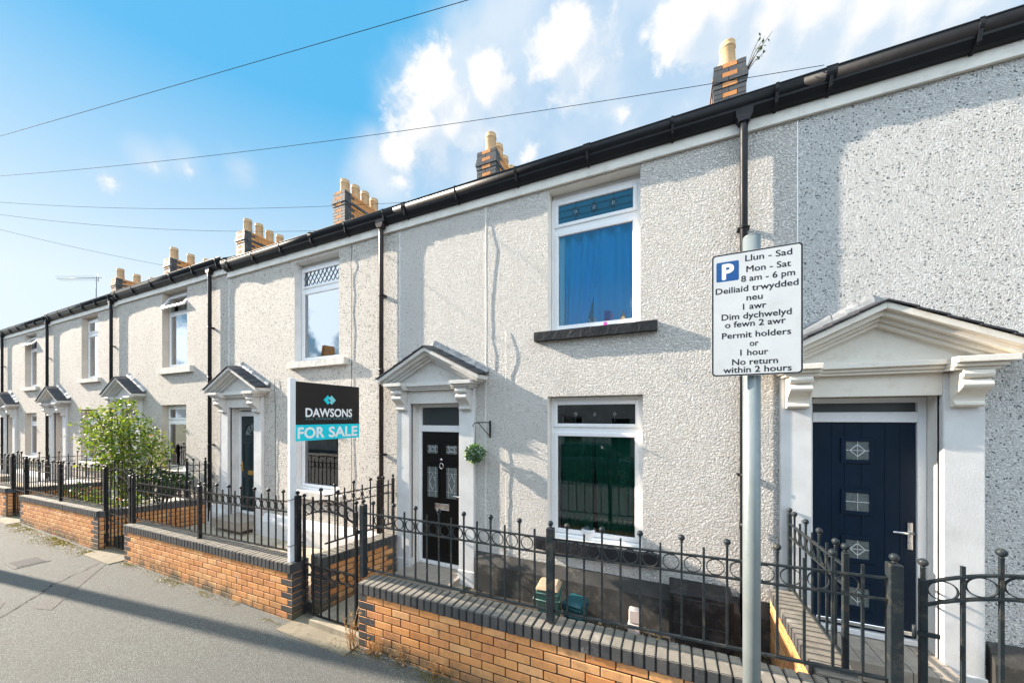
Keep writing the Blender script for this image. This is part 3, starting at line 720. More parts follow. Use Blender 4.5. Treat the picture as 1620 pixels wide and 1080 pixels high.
def gutter(root, x0, x1, zg, y=4.2, br=None, ends=(False, False)):
    """half-round black gutter on brackets along a fascia; zg = top of gutter"""
    cy = y-.092; r0 = .060
    def prof(g=0., drop=0.):
        pts = [(cy+r0+g, zg+g*.5), ]
        for k in range(13):
            a_ = R(-k*15); pts.append((cy+math.cos(a_)*(r0+g), zg-.020+math.sin(a_)*(r0+.012+g)))
        pts += [(cy-r0-g, zg+g*.5), (cy-r0-g-.006, zg-.002+g), (cy-r0-.006, zg+.006+g), (cy-r0+.006, zg+.006+g), (cy-r0+.008, zg-.04)]
        pts += [(cy+r0-.008, zg-.04)]
        return pts
    p = prof(); m = MB()
    n_ = len(p); b0 = len(m.v)
    m.prism(p, 'x', x0, x1)
    for i in range(1, 13): m.sm[i] = True
    o = m.build('gutter', M['black_plastic'], root)
    MB().prism([(y-.03, zg-.075), (y-.03, zg-.170), (y-.075, zg-.158), (y-.115, zg-.105), (y-.118, zg-.085)], 'x', x0, x1).build('soffit_board', M['black_plastic'], root)
    n = br or max(2, round((x1-x0)/.78)); q = prof(.008)
    for i in range(n):
        xx = x0+.2+(x1-x0-.4)*i/(n-1)
        w2 = .013 if i % 3 else .04
        bm_ = MB(); bm_.prism(q, 'x', xx-w2, xx+w2); bm_.hexa([(xx-.012, y-.128, zg-.15), (xx+.012, y-.128, zg-.15), (xx+.012, y-.03, zg-.182), (xx-.012, y-.03, zg-.182), (xx-.012, y-.15, zg-.05), (xx+.012, y-.15, zg-.05), (xx+.012, y-.03, zg-.08), (xx-.012, y-.03, zg-.08)])
        bm_.build('gutter_bracket', M['black_plastic'], o)
    f = MB(); f.box(x0, x1, y-.026, y-.002, zg-.265, zg+.02); f.box(x0, x1, y-.034, y-.002, zg-.285, zg-.262)
    f.build('fascia', M['fascia'], root, bevel=.003)
    return o
def downpipe(root, x, zg, mat, zbot=.2, brs=(4.3, 2.9, 1.6), r=.034, y=4.2):
    m = MB(); yy = y-.068
    m.tube([(x, yy-.01, zg-.16), (x, yy-.005, zg-.30), (x, yy, zg-.42), (x, yy, zbot)], r, 14)
    m.prism([(x-.075, zg-.10), (x-.07, zg-.165), (x-.042, zg-.22), (x+.042, zg-.22), (x+.07, zg-.165), (x+.075, zg-.10)], 'y', yy-.05, yy+.038)
    for zz in (zg-2.4, zg-4.2): m.tube([(x, yy, zz-.03), (x, yy, zz+.03)], r+.005, 14)
    o = m.build('downpipe', M[mat], root)
    for zz in brs:
        MB().tube([(x, yy, zz-.014), (x, yy, zz+.014)], r+.004, 12).box(x+.02, x+.052, yy-.004, y-.001, zz-.011, zz+.011).box(x-.052, x-.02, yy-.004, y-.001, zz-.011, zz+.011).build('pipe_bracket', M['black_plastic'], o)
    return o

HG = 'houses of the long pebbledashed terrace'
def house(label, x0, x1, cx, thr, wmat, rmat, pmat, pilmat, style, apex, up, low, zg, sills, sillmat, pipe_x, pipe_mat, chim, lead=None, opens=(0., 0.), plinth=True, y=4.2, glass='glass', zgtop=None, splits=(.24, .24), beads=()):
    root = thing('terraced_house', label, 'house', ((x0+x1)/2, y, 0), HG)
    wop = .865; dz = apex-3.37; zl = 2.565+dz
    ops = [up, low, (cx-wop/2, cx+wop/2, thr-.02, zl)]
    zt = zg-.02
    wl = wall_mb(x0, x1, -.2, zt, y, ops)
    for bx in beads: wl.box(bx-.005, bx+.005, y-.004, y+.01, .1, zg-.29, 3)
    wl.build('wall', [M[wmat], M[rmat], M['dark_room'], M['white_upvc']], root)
    window(root, *up, y, sills[0], sillmat, lead, splits[0], .06, opens[0], {'glass_clear': 'glass_sky'}.get(glass, 'glass_bright'))
    window(root, *low, y, sills[1], sillmat, lead, splits[1], .012, opens[1], glass)
    porch(root, cx, thr, y, pmat, pilmat, apex, wop)
    door(root, cx, thr, y, style, wop, zl)
    if plinth:
        def pl(a, b):
            if b-a < .1: return
            m = MB(); m.prism([(y+.02, -.1), (y-.10, -.1), (y-.085, .42), (y-.015, .555), (y+.02, .555)], 'x', a, b)
            m.build('plinth', M['plinth_black' if plinth is True else plinth], root, bevel=.004)
        pl(cx+wop/2+.27, x1-.002); pl(x0+.002, cx-wop/2-.27)
    st = MB(); sx0, sx1 = cx-wop/2-.05, cx+wop/2+.02; ns = 6
    for i in range(ns):
        for j in range(2):
            a = sx0+(sx1-sx0)*i/ns; b = sx0+(sx1-sx0)*(i+1)/ns; st.box(a+.002, b-.002, y-.30+.16*j+.002, y-.14+.16*j+.12*(j == 1)-.002, thr-.17, thr-.004)
    st.build('doorstep', M['tile_step'], root, bevel=.003)
    roof(root, x0, x1, zg); gutter(root, x0, x1, zg, y)
    if pipe_x is not None: downpipe(root, pipe_x, zg, pipe_mat, brs=(4.25, 3.05, 1.8) if pipe_mat != 'galvp' else (4.25,))
    if chim: chimney(root, *chim)
    return root
GZ = 5.50; GC = 5.60
hA = house('cream roughcast house with black panelled front door and blue curtain upstairs', -3.78, 1.11, -3.115, .16, 'roughcast_white', 'render_cream', 'porch_grey', 'render_grey', 'black', 3.375, 
      (-1.40, -.315, 3.43, 5.20), (-1.41, -.29, .875, 2.63), GZ, ((-1.565, -.137, 3.32, 3.43), (-1.54, -.11, .735, .87)), 'sill_black', .655, 'black_plastic', (.895, 8.33, 4), 'diamond', beads=(-3.77, -2.29, 1.10), splits=(.235, .23), glass='glass_clear')
hR = house('grey pebbledash house with navy front door behind parking sign', 1.11, 6.1, 1.63, .33, 'dash_grey', 'render_cream', 'porch_cream', 'render_grey', 'navy', 3.36,
      (3.35, 4.45, 3.43, 5.20), (3.35, 4.45, .95, 2.63), GZ, ((3.2, 4.6, 3.32, 3.43), (3.2, 4.6, .8, .93)), 'sill_black', 5.6, 'black_plastic', (5.9, 8.35, 4), 'diamond')
hB = house('beige pebbledash house with lattice leaded window above the sale board', -8.27, -3.78, -7.775, .40, 'dash_beige', 'render_grey', 'porch_grey', 'render_grey', 'green', 3.37,
      (-6.215, -5.085, 3.36, 5.16), (-6.215, -5.10, 1.07, 2.60), GZ, ((-6.336, -4.882, 3.25, 3.36), (-6.33, -4.98, .95, 1.07)), 'sill_white', -4.08, 'brown_pipe', (-3.745, 8.30, 4), 'lattice', plinth='render_grey', beads=(-8.255,))
hC = house('beige pebbledash house half hidden by the leafy rose bush, its top window ajar', -13.25, -8.27, -12.62, .36, 'dash_far', 'render_tan', 'porch_grey', 'render_grey', 'white', 3.40,
      (-10.98, -9.87, 3.52, 5.31), (-11.02, -9.91, 1.15, 2.66), GC, ((-11.05, -9.6, 3.38, 3.52), (-11.12, -9.80, 1.02, 1.15)), 'sill_white', -8.82, 'black_plastic', (-8.36, 8.60, 4), None, (28, 0), plinth='render_grey')
hD = house('pebbledash house between the rose bush house and the open window house', -17.95, -13.25, -17.3, .33, 'dash_far', 'render_tan', 'porch_grey', 'render_grey', 'white', 3.32,
      (-15.64, -14.525, 3.47, 5.26), (-15.70, -14.57, 1.1, 2.60), GC-.02, ((-15.75, -14.3, 3.36, 3.47), (-15.8, -14.45, .97, 1.1)), 'sill_white', -13.48, 'black_plastic', (-12.93, 8.50, 4), None, plinth='render_grey')
hE = house('distant pebbledash house with its upper window top sash swung open', -22.5, -17.95, -21.95, .30, 'dash_far', 'render_tan', 'porch_grey', 'render_grey', 'white', 3.28,
      (-20.45, -19.30, 3.40, 5.20), (-20.44, -19.30, 1.05, 2.52), GC-.05, ((-20.55, -19.1, 3.28, 3.40), (-20.55, -19.2, .93, 1.05)), 'sill_white', -18.06, 'black_plastic', (-17.68, 8.48, 3), None, (35, 0), plinth='render_grey')
hF = house('farthest visible pebbledash house at the left edge of the terrace', -27.2, -22.5, -26.6, .30, 'dash_far', 'render_tan', 'porch_grey', 'render_grey', 'white', 3.28,
      (-25.0, -23.9, 3.40, 5.20), (-25.0, -23.9, 1.05, 2.52), GC-.05, ((-25.1, -23.7, 3.28, 3.40), (-25.1, -23.7, .93, 1.05)), 'sill_white', -22.57, 'black_plastic', (-22.28, 8.46, 3), None, plinth='render_grey')
# curtains, blinds and window-sill things
curtain(-1.34, -1.24, 3.47, 4.74, 4.385, 'cloth_pale', 'pale curtain edge hanging at the left of the upper blue window', 2, 0, .012)
curtain(-1.25, -.76, 3.47, 4.74, 4.43, 'cloth_blue', 'blue curtain swept to the left in the upper window of the cream house', 3, .45, .04)
curtain(-.88, -.33, 3.47, 4.74, 4.41, 'cloth_blue', 'straight blue curtain on the right of the upper window of the cream house', 3, 0, .035)
curtain(-1.37, -1.29, .92, 2.24, 4.385, 'cloth_net', 'narrow beige curtain edge at the left of the green curtained window', 2, 0, .012)
curtain(-1.29, -.87, .92, 2.24, 4.43, 'cloth_green', 'left dark green curtain in the ground floor window', 4, .05, .028)
curtain(-.86, -.31, .92, 2.24, 4.42, 'cloth_green', 'right dark green curtain in the ground floor window', 5, -.05, .028)
for xx, z0, z1, n in ((-10.45, 3.55, 5.2, 'upper'), (-10.45, 1.2, 2.6, 'lower')):
    curtain(xx-.52, xx+.52, z0, z1, 4.5, 'cloth_net', 'grey net curtain in the %s window of the rose bush house' % n, 9)
curtain(-15.62, -14.6, 3.5, 5.2, 4.5, 'cloth_net', 'grey net curtain upstairs between two downpipes far left', 9)
curtain(-15.62, -14.6, 1.15, 2.55, 4.5, 'cloth_net', 'grey net curtain downstairs behind the rose bush', 9)
curtain(-6.20, -5.98, 3.4, 5.0, 4.46, 'cloth_net', 'dim curtain at the left edge of the lattice topped upper window', 3)
bl = MB()
for i in range(40): bl.hexa([(-6.15, 4.44, 1.1+i*.035), (-5.16, 4.44, 1.1+i*.035), (-5.16, 4.465, 1.112+i*.035), (-6.15, 4.465, 1.112+i*.035), (-6.15, 4.44, 1.102+i*.035), (-5.16, 4.44, 1.102+i*.035), (-5.16, 4.465, 1.114+i*.035), (-6.15, 4.465, 1.114+i*.035)])
tag(bl.build('window_blind', M['blind']), 'cream slatted blind in the window behind the sale board', 'blind')
M['pink'] = paint('pink', (.75, .08, .42), .5, bstr=0); M['ceramic'] = paint('ceramic', (.65, .66, .68), .35, bstr=0)
tag(MB().lathe([(.05, 0), (.085, .02), (.09, .10), (.088, .115), (.078, .115), (.07, .03)], (-.93, 4.365, .885), 20).build('pot', M['ceramic']), 'white ribbed pot on the sill of the green curtained window', 'pot')
tag(MB().lathe([(.04, 0), (.05, .01), (.05, .07), (.03, .085), (.012, .09), (.01, .12)], (-.72, 4.36, 3.44), 14).build('ornament', M['pink']), 'small pink ornament on the upstairs window sill', 'ornament')
tag(MB().lathe([(.035, 0), (.02, .03), (.045, .08), (.03, .12), (.008, .20)], (-.52, 4.36, 3.44), 14).build('ornament', M['pot_clay']), 'small brown pointed ornament right of the pink one upstairs', 'ornament')
orn = MB()
for k in range(7): a = k*.9; orn.tube([(-.88, 4.36, 3.44), (-.88+.05*math.cos(a), 4.36+.02*math.sin(a), 3.57+.03*math.sin(k*2.3))], .008, 5)
tag(orn.build('ornament', M['ceramic']), 'pale branching ornament left of the pink one upstairs', 'ornament')

# ------------------------------------------------------------------ garden walls
def garden_wall(label, P0, P1, t0, t1, quoin=(True, True), zb=-.12, w=.215, cop=.112, group='orange brick garden walls'):
    P0 = Vector((*P0, 0)); P1 = Vector((*P1, 0)); L = (P1-P0).length; dd = (P1-P0)/L; nn = Vector((-dd.y, dd.x, 0))
    root = thing('garden_wall', label, 'garden wall', P0, group)
    def pt(u, v, z): q = P0+dd*u+nn*v; return (q.x, q.y, z)
    top = lambda u: t0+(t1-t0)*u/L
    def bb(m, u0, u1, v0, v1, za, zb_, mi):
        s = lambda u: top(u)-t0
        m.hexa([pt(u0, v0, za+s(u0)), pt(u1, v0, za+s(u1)), pt(u1, v1, za+s(u1)), pt(u0, v1, za+s(u0)), pt(u0, v0, zb_+s(u0)), pt(u1, v0, zb_+s(u1)), pt(u1, v1, zb_+s(u1)), pt(u0, v1, zb_+s(u0))], mi)
    m = MB(); z = t0-cop; k = 0; pitch = .0775
    core = MB(); bb(core, .006, L-.006, .012, w-.002, zb, t0-cop+.002, 0)
    while z > zb:
        u = 0.; first = True
        while u < L-.01:
            ln = .1025 if (first and k % 2 == 0) else .215
            e = u+ln
            if L-e < .06: e = L
            q = (first and quoin[0]) or (e >= L-.001 and quoin[1])
            jz = random.uniform(-.0015, .0015); jv = random.uniform(-.0015, .0015)
            bb(m, u, min(e, L), .006+jv, w+.004+jv, z-.067+jz, z+jz, 1 if q else 0)
            u = e+.0105; first = False
        z -= pitch; k += 1
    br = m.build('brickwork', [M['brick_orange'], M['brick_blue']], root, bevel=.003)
    core.build('mortar', M['mortar'], br)
    c = MB(); n = round(L/.0775); st = L/n; core2 = MB(); bb(core2, .006, L-.006, .006, w+.001, t0-cop-.004, t0-.010, 0)
    for i in range(n):
        jz = random.uniform(-.002, .002); jv = random.uniform(-.002, .002)
        bb(c, i*st+.0045, (i+1)*st-.0045, -.008+jv, w+.012+jv, t0-cop+jz, t0+jz, 0)
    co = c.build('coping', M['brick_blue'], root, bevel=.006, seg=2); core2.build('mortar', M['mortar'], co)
    return root
garden_wall('nearest orange brick wall with dark coping under the railing and parking sign', (-2.96, 2.675), (1.14, 2.675), .663, .705, (True, True))
garden_wall('orange brick wall with dark coping left of the sale board post', (-8.26, 2.675), (-4.02, 2.675), .600, .663)
garden_wall('farther orange brick wall with mossy strip at its foot in front of the rose bush', (-13.39, 2.675), (-9.29, 2.675), .615, .705)
garden_wall('farthest orange brick wall cut by the left edge of the photo', (-18.6, 2.675), (-14.35, 2.675), .60, .69)
garden_wall('short brick wall running from gate to house beside the black door', (-3.79, 2.90), (-3.735, 4.10), .695, .63, (True, True))
garden_wall('short brick wall under the railing that runs back to the navy door', (1.085, 2.89), (1.085, 4.11), .715, .735, (False, False))
garden_wall('short brick wall behind the rose bush railing gate leading back to the house', (-9.27, 2.70), (-8.92, 4.10), .70, .66, (False, False))
garden_wall('short brick wall beside the far left gate leading back to the house', (-14.34, 2.70), (-13.75, 4.10), .68, .66, (False, False))
garden_wall('brick wall right of the arched gate beyond the navy door', (2.32, 2.675), (6.2, 2.675), .70, .74)

# ------------------------------------------------------------------ railings
BALL = {}
def shared(mat):
    if mat in BALL: return BALL[mat]
    d = {}
    b = MB(); b.lathe([(.009, -.032), (.013, -.028), (.008, -.022)], (0, 0, 0), 10); b.ball((0, 0, 0), .0225, 12); d['ball'] = b.mesh('ball_finial', M[mat])
    rg = MB(); n = 22
    for k in range(n):
        a0 = 2*math.pi*k/n; a1 = 2*math.pi*(k+1)/n
        for (ra, rb) in ((.0555, .0505),):
            p = []
            for a in (a0, a1):
                for r_, y_ in ((ra, -.006), (rb, -.006), (rb, .006), (ra, .006)): p.append((r_*math.cos(a), y_, r_*math.sin(a)))
            rg.add(p, [(0, 4, 5, 1), (1, 5, 6, 2), (2, 6, 7, 3), (3, 7, 4, 0)], 0, False)
    d['ring'] = rg.mesh('ring', M[mat])
    s = .0068
    d['tall'] = MB().box(-s, s, -s, s, -.6, .088).mesh('bar', M[mat]); d['short'] = MB().box(-s, s, -s, s, -.6, .065).mesh('bar', M[mat])
    BALL[mat] = d; return d
RG = 'black iron railings with ball finials'
def railing(label, pts, mat='iron', rings=True, nb=14, drop=.59, posts=None, start_tall=True, ends=(True, True), pw=.023):
    """pts: (x, y, z of top rail) at every post"""
    P = [Vector(p) for p in pts]
    root = thing('railing', label, 'railing', (P[0].x, P[0].y, P[0].z-.65), RG); o = root.location.copy()
    d = shared(mat); tall = start_tall
    for i, p in enumerate(P):
        if (i == 0 and not ends[0]) or (i == len(P)-1 and not ends[1]): continue
        q = MB().box(p.x-pw, p.x+pw, p.y-pw, p.y+pw, p.z-drop-.09, p.z+.09).build('post', M[mat], root, bevel=.004)
        inst('ball_finial', d['ball'], q, p+Vector((0, 0, .125))-o)
    for a, b in zip(P, P[1:]):
        dv = b-a; ang = math.atan2(dv.y, dv.x)
        L = math.hypot(dv.x, dv.y)
        for off, hw, hh in ((0, .010, .006), (-.125, .010, .006), (-drop, .011, .008)):
            nrm = Vector((-dv.y, dv.x, 0)).normalized()*hw; up = Vector((0, 0, hh)); A = a+Vector((0, 0, off)); B = b+Vector((0, 0, off))
            MB().hexa([A-nrm-up, B-nrm-up, B+nrm-up, A+nrm-up, A-nrm+up, B-nrm+up, B+nrm+up, A+nrm+up]).build('rail', M[mat], root)
        prev = None; n = max(2, round(nb*L/2.09)); tall = start_tall
        for k in range(1, n+1):
            q = a+dv*(k/(n+1)); loc = q-o
            b_ = inst('bar', d['tall' if tall else 'short'], root, loc, (0, 0, ang))
            if tall: inst('ball_finial', d['ball'], b_, (0, 0, .117))
            if rings and prev is not None:
                c = (q+prev)/2; inst('ring', d['ring'], root, c+Vector((0, 0, -.0625))-o, (0, 0, ang))
            prev = q; tall = not tall
    return root
railing('nearest iron railing with ring band on the wall by the parking sign', [(-2.996, 2.78, 1.352), (-.907, 2.78, 1.372), (1.18, 2.78, 1.434)], 'iron_blue', pw=.03)
railing('iron railing with ring band on the wall left of the sale board post', [(-8.22, 2.78, 1.283), (-6.19, 2.78, 1.30), (-4.18, 2.78, 1.352)], ends=(True, False))
railing('iron railing without rings on the wall in front of the rose bush', [(-13.40, 2.78, 1.31), (-11.40, 2.78, 1.335), (-9.33, 2.78, 1.37)], rings=False)
railing('far iron railing cut by the left edge of the photo', [(-18.5, 2.78, 1.29), (-16.5, 2.78, 1.31), (-14.42, 2.78, 1.35)], rings=False)
railing('side railing on the short wall left of the black door', [(-3.90, 3.02, 1.40), (-3.86, 3.85, 1.375), (-3.845, 4.13, 1.365)], nb=13, ends=(False, True), pw=.018)
railing('side railing on the short wall running back to the navy door', [(1.02, 4.12, 1.37), (1.02, 2.95, 1.415)], 'iron_blue', nb=12, pw=.016)
railing('side railing with ring band at the right of the rose bush', [(-9.33, 3.0, 1.40), (-9.05, 3.85, 1.385), (-8.98, 4.13, 1.38)], nb=13, ends=(False, True), pw=.018)
railing('side railing far left behind the ringless railing', [(-14.3, 3.0, 1.38), (-13.9, 4.13, 1.37)], nb=13, ends=(False, True), pw=.018)

def gate(label, x0, x1, zb, zt, y=2.78, mat='iron', rings=True, arch=.10, latch=1, n=6, mid=.60):
    root = thing('garden_gate', label, 'gate', (x0, y, 0), 'arched iron garden gates'); o = root.location.copy(); d = shared(mat)
    W = x1-x0
    az = lambda x: zt+arch*(1-((x-(x0+x1)/2)/(W/2))**2)
    for xx in (x0+.015, x1-.015): MB().box(xx-.016, xx+.016, y-.014, y+.014, zb, zt+.03).build('stile', M[mat], root, bevel=.003)
    for off in (0, -.125):
        m = MB(); nn = 18; vs = []
        for i in range(nn+1):
            x = x0+.03+(W-.06)*i/nn; z = az(x)+off
            vs += [(x, y-.010, z-.007), (x, y+.010, z-.007), (x, y+.010, z+.007), (x, y-.010, z+.007)]
        fs = []
        for i in range(nn):
            for k in range(4): fs.append((i*4+k, (i+1)*4+k, (i+1)*4+(k+1) % 4, i*4+(k+1) % 4))
        m.add(vs, fs); m.build('arched_rail', M[mat], root)
    for z in (zb+mid, zb+mid-.125, zb+.03):
        MB().box(x0+.03, x1-.03, y-.010, y+.010, z-.007, z+.007).build('rail', M[mat], root)
    xs = [x0+.03+(W-.06)*i/(n+1) for i in range(1, n+1)]; full = [x0+.015]+xs+[x1-.015]
    for i, x in enumerate(full):
        tall = i % 2 == 0 if n % 2 == 1 else (i % 2 == 0)
        if 0 < i < len(full)-1:
            zz = az(x)+(.095 if tall else .06)
            b_ = MB().box(x-.0078, x+.0078, y-.0078, y+.0078, zb+.03, zz).build('bar', M[mat], root)
            if tall: inst('ball_finial', d['ball'], b_, Vector((x, y, zz+.028))-o)
        elif rings or True:
            q = MB().box(x-.008, x+.008, y-.008, y+.008, zt+.03, zt+.10).build('bar', M[mat], root); inst('ball_finial', d['ball'], q, Vector((x, y, zt+.125))-o)
        if i and rings:
            c = (full[i-1]+x)/2; sx = (x-full[i-1])/2-.008
            for z in (az(c)-.0625, zb+mid-.0625):
                r_ = inst('ring', d['ring'], root, Vector((c, y, z))-o); r_.scale = (min(1.15, sx/.0555), 1, 1)
    l = MB(); lx = x1-.015 if latch > 0 else x0+.015
    l.box(lx-.03, lx+.06, y-.022, y-.012, 1.14, 1.165); l.tube([(lx+.05*latch, y-.03, 1.13), (lx+.05*latch, y-.03, 1.2)], .009, 8); l.build('latch', M[mat], root)
    return root
gate('arched iron gate with ring bands in front of the black door', -3.955, -3.085, .06, 1.325, arch=.105, n=5)
gate('arched iron gate without rings near the rose bush', -9.26, -8.33, .06, 1.36, rings=False, n=5, arch=.12)
gate('far arched iron gate at the left edge of the photo', -14.33, -13.45, .06, 1.34, rings=False, n=5, arch=.11)
gate('arched iron gate cut by the right edge in front of the navy door', 1.285, 2.2, .10, 1.425, mat='iron_blue', latch=-1, n=5, arch=.115)
gpm = MB().box(-4.085, -4.025, 2.75, 2.81, -.05, 1.44); gp = gpm.build('gate_post', M['iron'], bevel=.004); tag(gp, 'black square gate post right of the white sale board post', 'gate post', 'gate posts')
inst('ball_finial', shared('iron')['ball'], gp, (-4.055, 2.78, 1.475))
for xx, zz, lb in ((-9.29, 1.46, 'black gate post left of the ringless gate near the rose bush'), (-8.295, 1.40, 'black gate post right of the ringless gate near the rose bush'), (-14.36, 1.46, 'black gate post left of the farthest gate'), (-13.42, 1.43, 'black gate post right of the farthest gate'), (2.26, 1.52, 'gate post outside the right edge of the photo')):
    g_ = MB().box(xx-.03, xx+.03, 2.75, 2.81, -.05, zz).build('gate_post', M['iron'], bevel=.004); tag(g_, lb, 'gate post', 'gate posts'); inst('ball_finial', shared('iron')['ball'], g_, (xx, 2.78, zz+.035))
thr_ = MB()
for a, b in ((-4.02, -2.96), (-9.29, -8.26), (-14.35, -13.39), (1.14, 2.32)): thr_.box(a, b, 2.50, 2.88, -.1, .012)
struct('gate_threshold', thr_, M['threshold'])

# ------------------------------------------------------------------ signs
ps = thing('parking_sign', 'white bilingual parking sign on a grey steel pole in front of the wall', 'road sign', (.366, 2.1, 0))
pl = MB().tube([(.366, 2.10, -.05), (.366, 2.10, 3.265)], .038, 24); pl.lathe([(.038, 0), (.037, .006), (.03, .011)], (.366, 2.10, 3.265), 24); pl.build('pole', M['galv'], ps)
sx0, sx1, sz0, sz1, sy = .187, .557, 2.575, 3.185, 2.045
def rrect(x0, x1, z0, z1, r, n=5):
    p = []
    for cx_, cz_, a0 in ((x1-r, z1-r, 0), (x0+r, z1-r, 90), (x0+r, z0+r, 180), (x1-r, z0+r, 270)):
        for k in range(n+1): a = R(a0+90*k/n); p.append((cx_+r*math.cos(a), cz_+r*math.sin(a)))
    return p
plate = MB().prism(rrect(sx0, sx1, sz0, sz1, .018), 'y', sy, sy+.004).build('sign_plate', M['sign_white'], ps)
b = MB(); o_ = rrect(sx0+.001, sx1-.001, sz0+.001, sz1-.001, .017); i_ = rrect(sx0+.0075, sx1-.0075, sz0+.0075, sz1-.0075, .012); n = len(o_)
b.add([(p[0], sy-.0002, p[1]) for p in o_]+[(p[0], sy-.0002, p[1]) for p in i_], [(i, (i+1) % n, n+(i+1) % n, n+i) for i in range(n)]); b.build('sign_border', M['sign_black'], plate)
w_ = sx1-sx0; h_ = sz1-sz0
UX, UZ = (1, 0, 0), (0, 0, 1)
def line(s, u, v, wd, cap=.0295):
    tx = MB(); text(tx, s, (sx0+w_*u, sy-.0002, sz1-h_*v), UX, UZ, width=w_*wd, height=cap, bold=.016); tx.build('lettering', M['sign_black'], plate)
for s, u, v, wd in (('Llun - Sad', .638, .060, .50), ('Mon - Sat', .638, .148, .475), ('8 am - 6 pm', .63, .222, .575), ('Deiliaid trwydded', .50, .300, .905), ('neu', .49, .375, .175), ('1 awr', .49, .446, .255), ('Dim dychwelyd', .50, .518, .765), ('o fewn 2 awr', .49, .582, .665), ('Permit holders', .50, .670, .755), ('or', .485, .742, .095), ('1 hour', .485, .814, .305), ('No return', .49, .888, .50), ('within 2 hours', .51, .950, .745)):
    line(s, u, v, wd)
sq = MB(); sq.prism(rrect(sx0+w_*.055, sx0+w_*.315, sz1-h_*.225, sz1-h_*.065, .006), 'y', sy-.0002, sy+.001); sq.build('parking_symbol', M['sign_blue'], plate)
pt_ = MB(); text(pt_, 'P', (sx0+w_*.19, sy-.0004, sz1-h_*.145), UX, UZ, height=h_*.118, bold=.045); pt_.build('lettering', M['board_white'], plate)
cl = MB()
for z in (2.68, 3.08): cl.tube([(.366, 2.10, z-.012), (.366, 2.10, z+.012)], .041, 20); cl.box(.30, .43, 2.049, 2.062, z-.012, z+.012)
cl.build('clamp', M['galv'], ps)

eb = thing('sale_board', 'tall white timber post carrying a dark and turquoise for sale board', 'sale board', (-4.09, 2.74, .64))
MB().box(-4.125, -4.075, 2.700, 2.780, .665, 2.83).build('post', M['timber_white'], eb, bevel=.003)
bx, by0, by1, bz0, bz1 = -4.072, 2.765, 3.70, 2.085, 2.80
bzm = bz0+(bz1-bz0)*.275
bd = MB().box(bx-.010, bx, by0, by1, bz0, bz1).build('board', M['board_white'], eb)
MB().box(bx-.001, bx+.0015, by0, by1, bzm, bz1).build('dark_panel', M['board_dark'], bd)
MB().box(bx-.001, bx+.0015, by0, by1, bz0, bzm-.0005).build('turquoise_panel', M['board_cyan'], bd)
tb = MB(); UY = (0, 1, 0); bw = by1-by0
text(tb, 'FOR', (bx+.0018, by0+bw*.215, (bz0+bzm)/2), UY, UZ, width=bw*.37, height=.132, bold=.03); tb.build('lettering', M['board_white'], bd); tb = MB()
text(tb, 'SALE', (bx+.0018, by0+bw*.72, (bz0+bzm)/2), UY, UZ, width=bw*.48, height=.132, bold=.03)
tb.build('lettering', M['board_white'], bd); tb = MB()
text(tb, 'DAWSONS', (bx+.0018, by0+bw*.50, bz0+(bz1-bz0)*.485), UY, UZ, width=bw*.73, height=.105, bold=.03)
tb.build('lettering', M['board_white'], bd)
tb2 = MB(); text(tb2, 'ALL THINGS PROPERTY', (bx+.0018, by0+bw*.50, bz0+(bz1-bz0)*.375), UY, UZ, width=bw*.73, height=.024, bold=.02, spacing=1.5); tb2.build('strapline', M['board_teal'], bd)
lg = MB(); ly, lz = by0+bw*.49, bz0+(bz1-bz0)*.715; q = .062
def dm(cy, cz, r, mi, dx): lg.add([(bx+dx, cy-r, cz), (bx+dx, cy, cz-r), (bx+dx, cy+r, cz), (bx+dx, cy, cz+r)], [(0, 1, 2, 3)], mi)
dm(ly-.028, lz, q, 0, .0022); dm(ly+.028, lz, q, 1, .0025)
lg.add([(bx+.0028, ly-.028, lz), (bx+.0028, ly-.002, lz-.026), (bx+.0028, ly+.012, lz-.012), (bx+.0028, ly-.002, lz+.004), (bx+.0028, ly-.014, lz+.014)], [(0, 1, 2, 3, 4)], 2)
lg.build('emblem', [M['board_cyan'], M['board_cyan_pale'], M['board_dark']], bd)
tie = MB()
for z in (.86, 1.40): tie.tube([(-4.13, 2.695, z), (-4.07, 2.695, z), (-4.02, 2.74, z+.02), (-4.02, 2.815, z+.02), (-4.09, 2.815, z+.02), (-4.13, 2.785, z), (-4.13, 2.695, z)], .004, 5)
tie.build('wire_tie', M['cable'], eb)

# ------------------------------------------------------------------ things in the yard and on the wall
def leaf_cloud(m, c, rad, n, size, mi=0, shell=.55, seedn=0, flat=.0):
    rnd = random.Random(seedn); c = Vector(c)
    for _ in range(n):
        while True:
            p = Vector((rnd.uniform(-1, 1), rnd.uniform(-1, 1), rnd.uniform(-1, 1)))
            if p.length <= 1: break
        r = p.length
        if r > 1e-3: p = p/r*(shell+(1-shell)*r if rnd.random() < .75 else r)
        q = c+Vector((p.x*rad[0], p.y*rad[1], p.z*rad[2]))
        leaf(m, q, size*rnd.uniform(.65, 1.35), rnd, mi)
def leaf(m, q, s, rnd, mi=0, up=.35):
    a = Vector((rnd.gauss(0, 1), rnd.gauss(0, 1), rnd.gauss(0, .8)-.2)).normalized(); n = Vector((rnd.gauss(0, 1)-.3, rnd.gauss(0, 1)-.2, rnd.gauss(0, .8)+.8)).normalized()
    b = a.cross(n).normalized(); nn = b.cross(a)
    m.add([q, q+a*s*.45+b*s*.30+nn*s*.07, q+a*s, q+a*s*.45-b*s*.30+nn*s*.07], [(0, 1, 2), (0, 2, 3)], mi)
hb = thing('hanging_foliage_ball', 'round green foliage ball hanging beside the black front door', 'hanging plant', (-2.34, 4.02, 1.9))
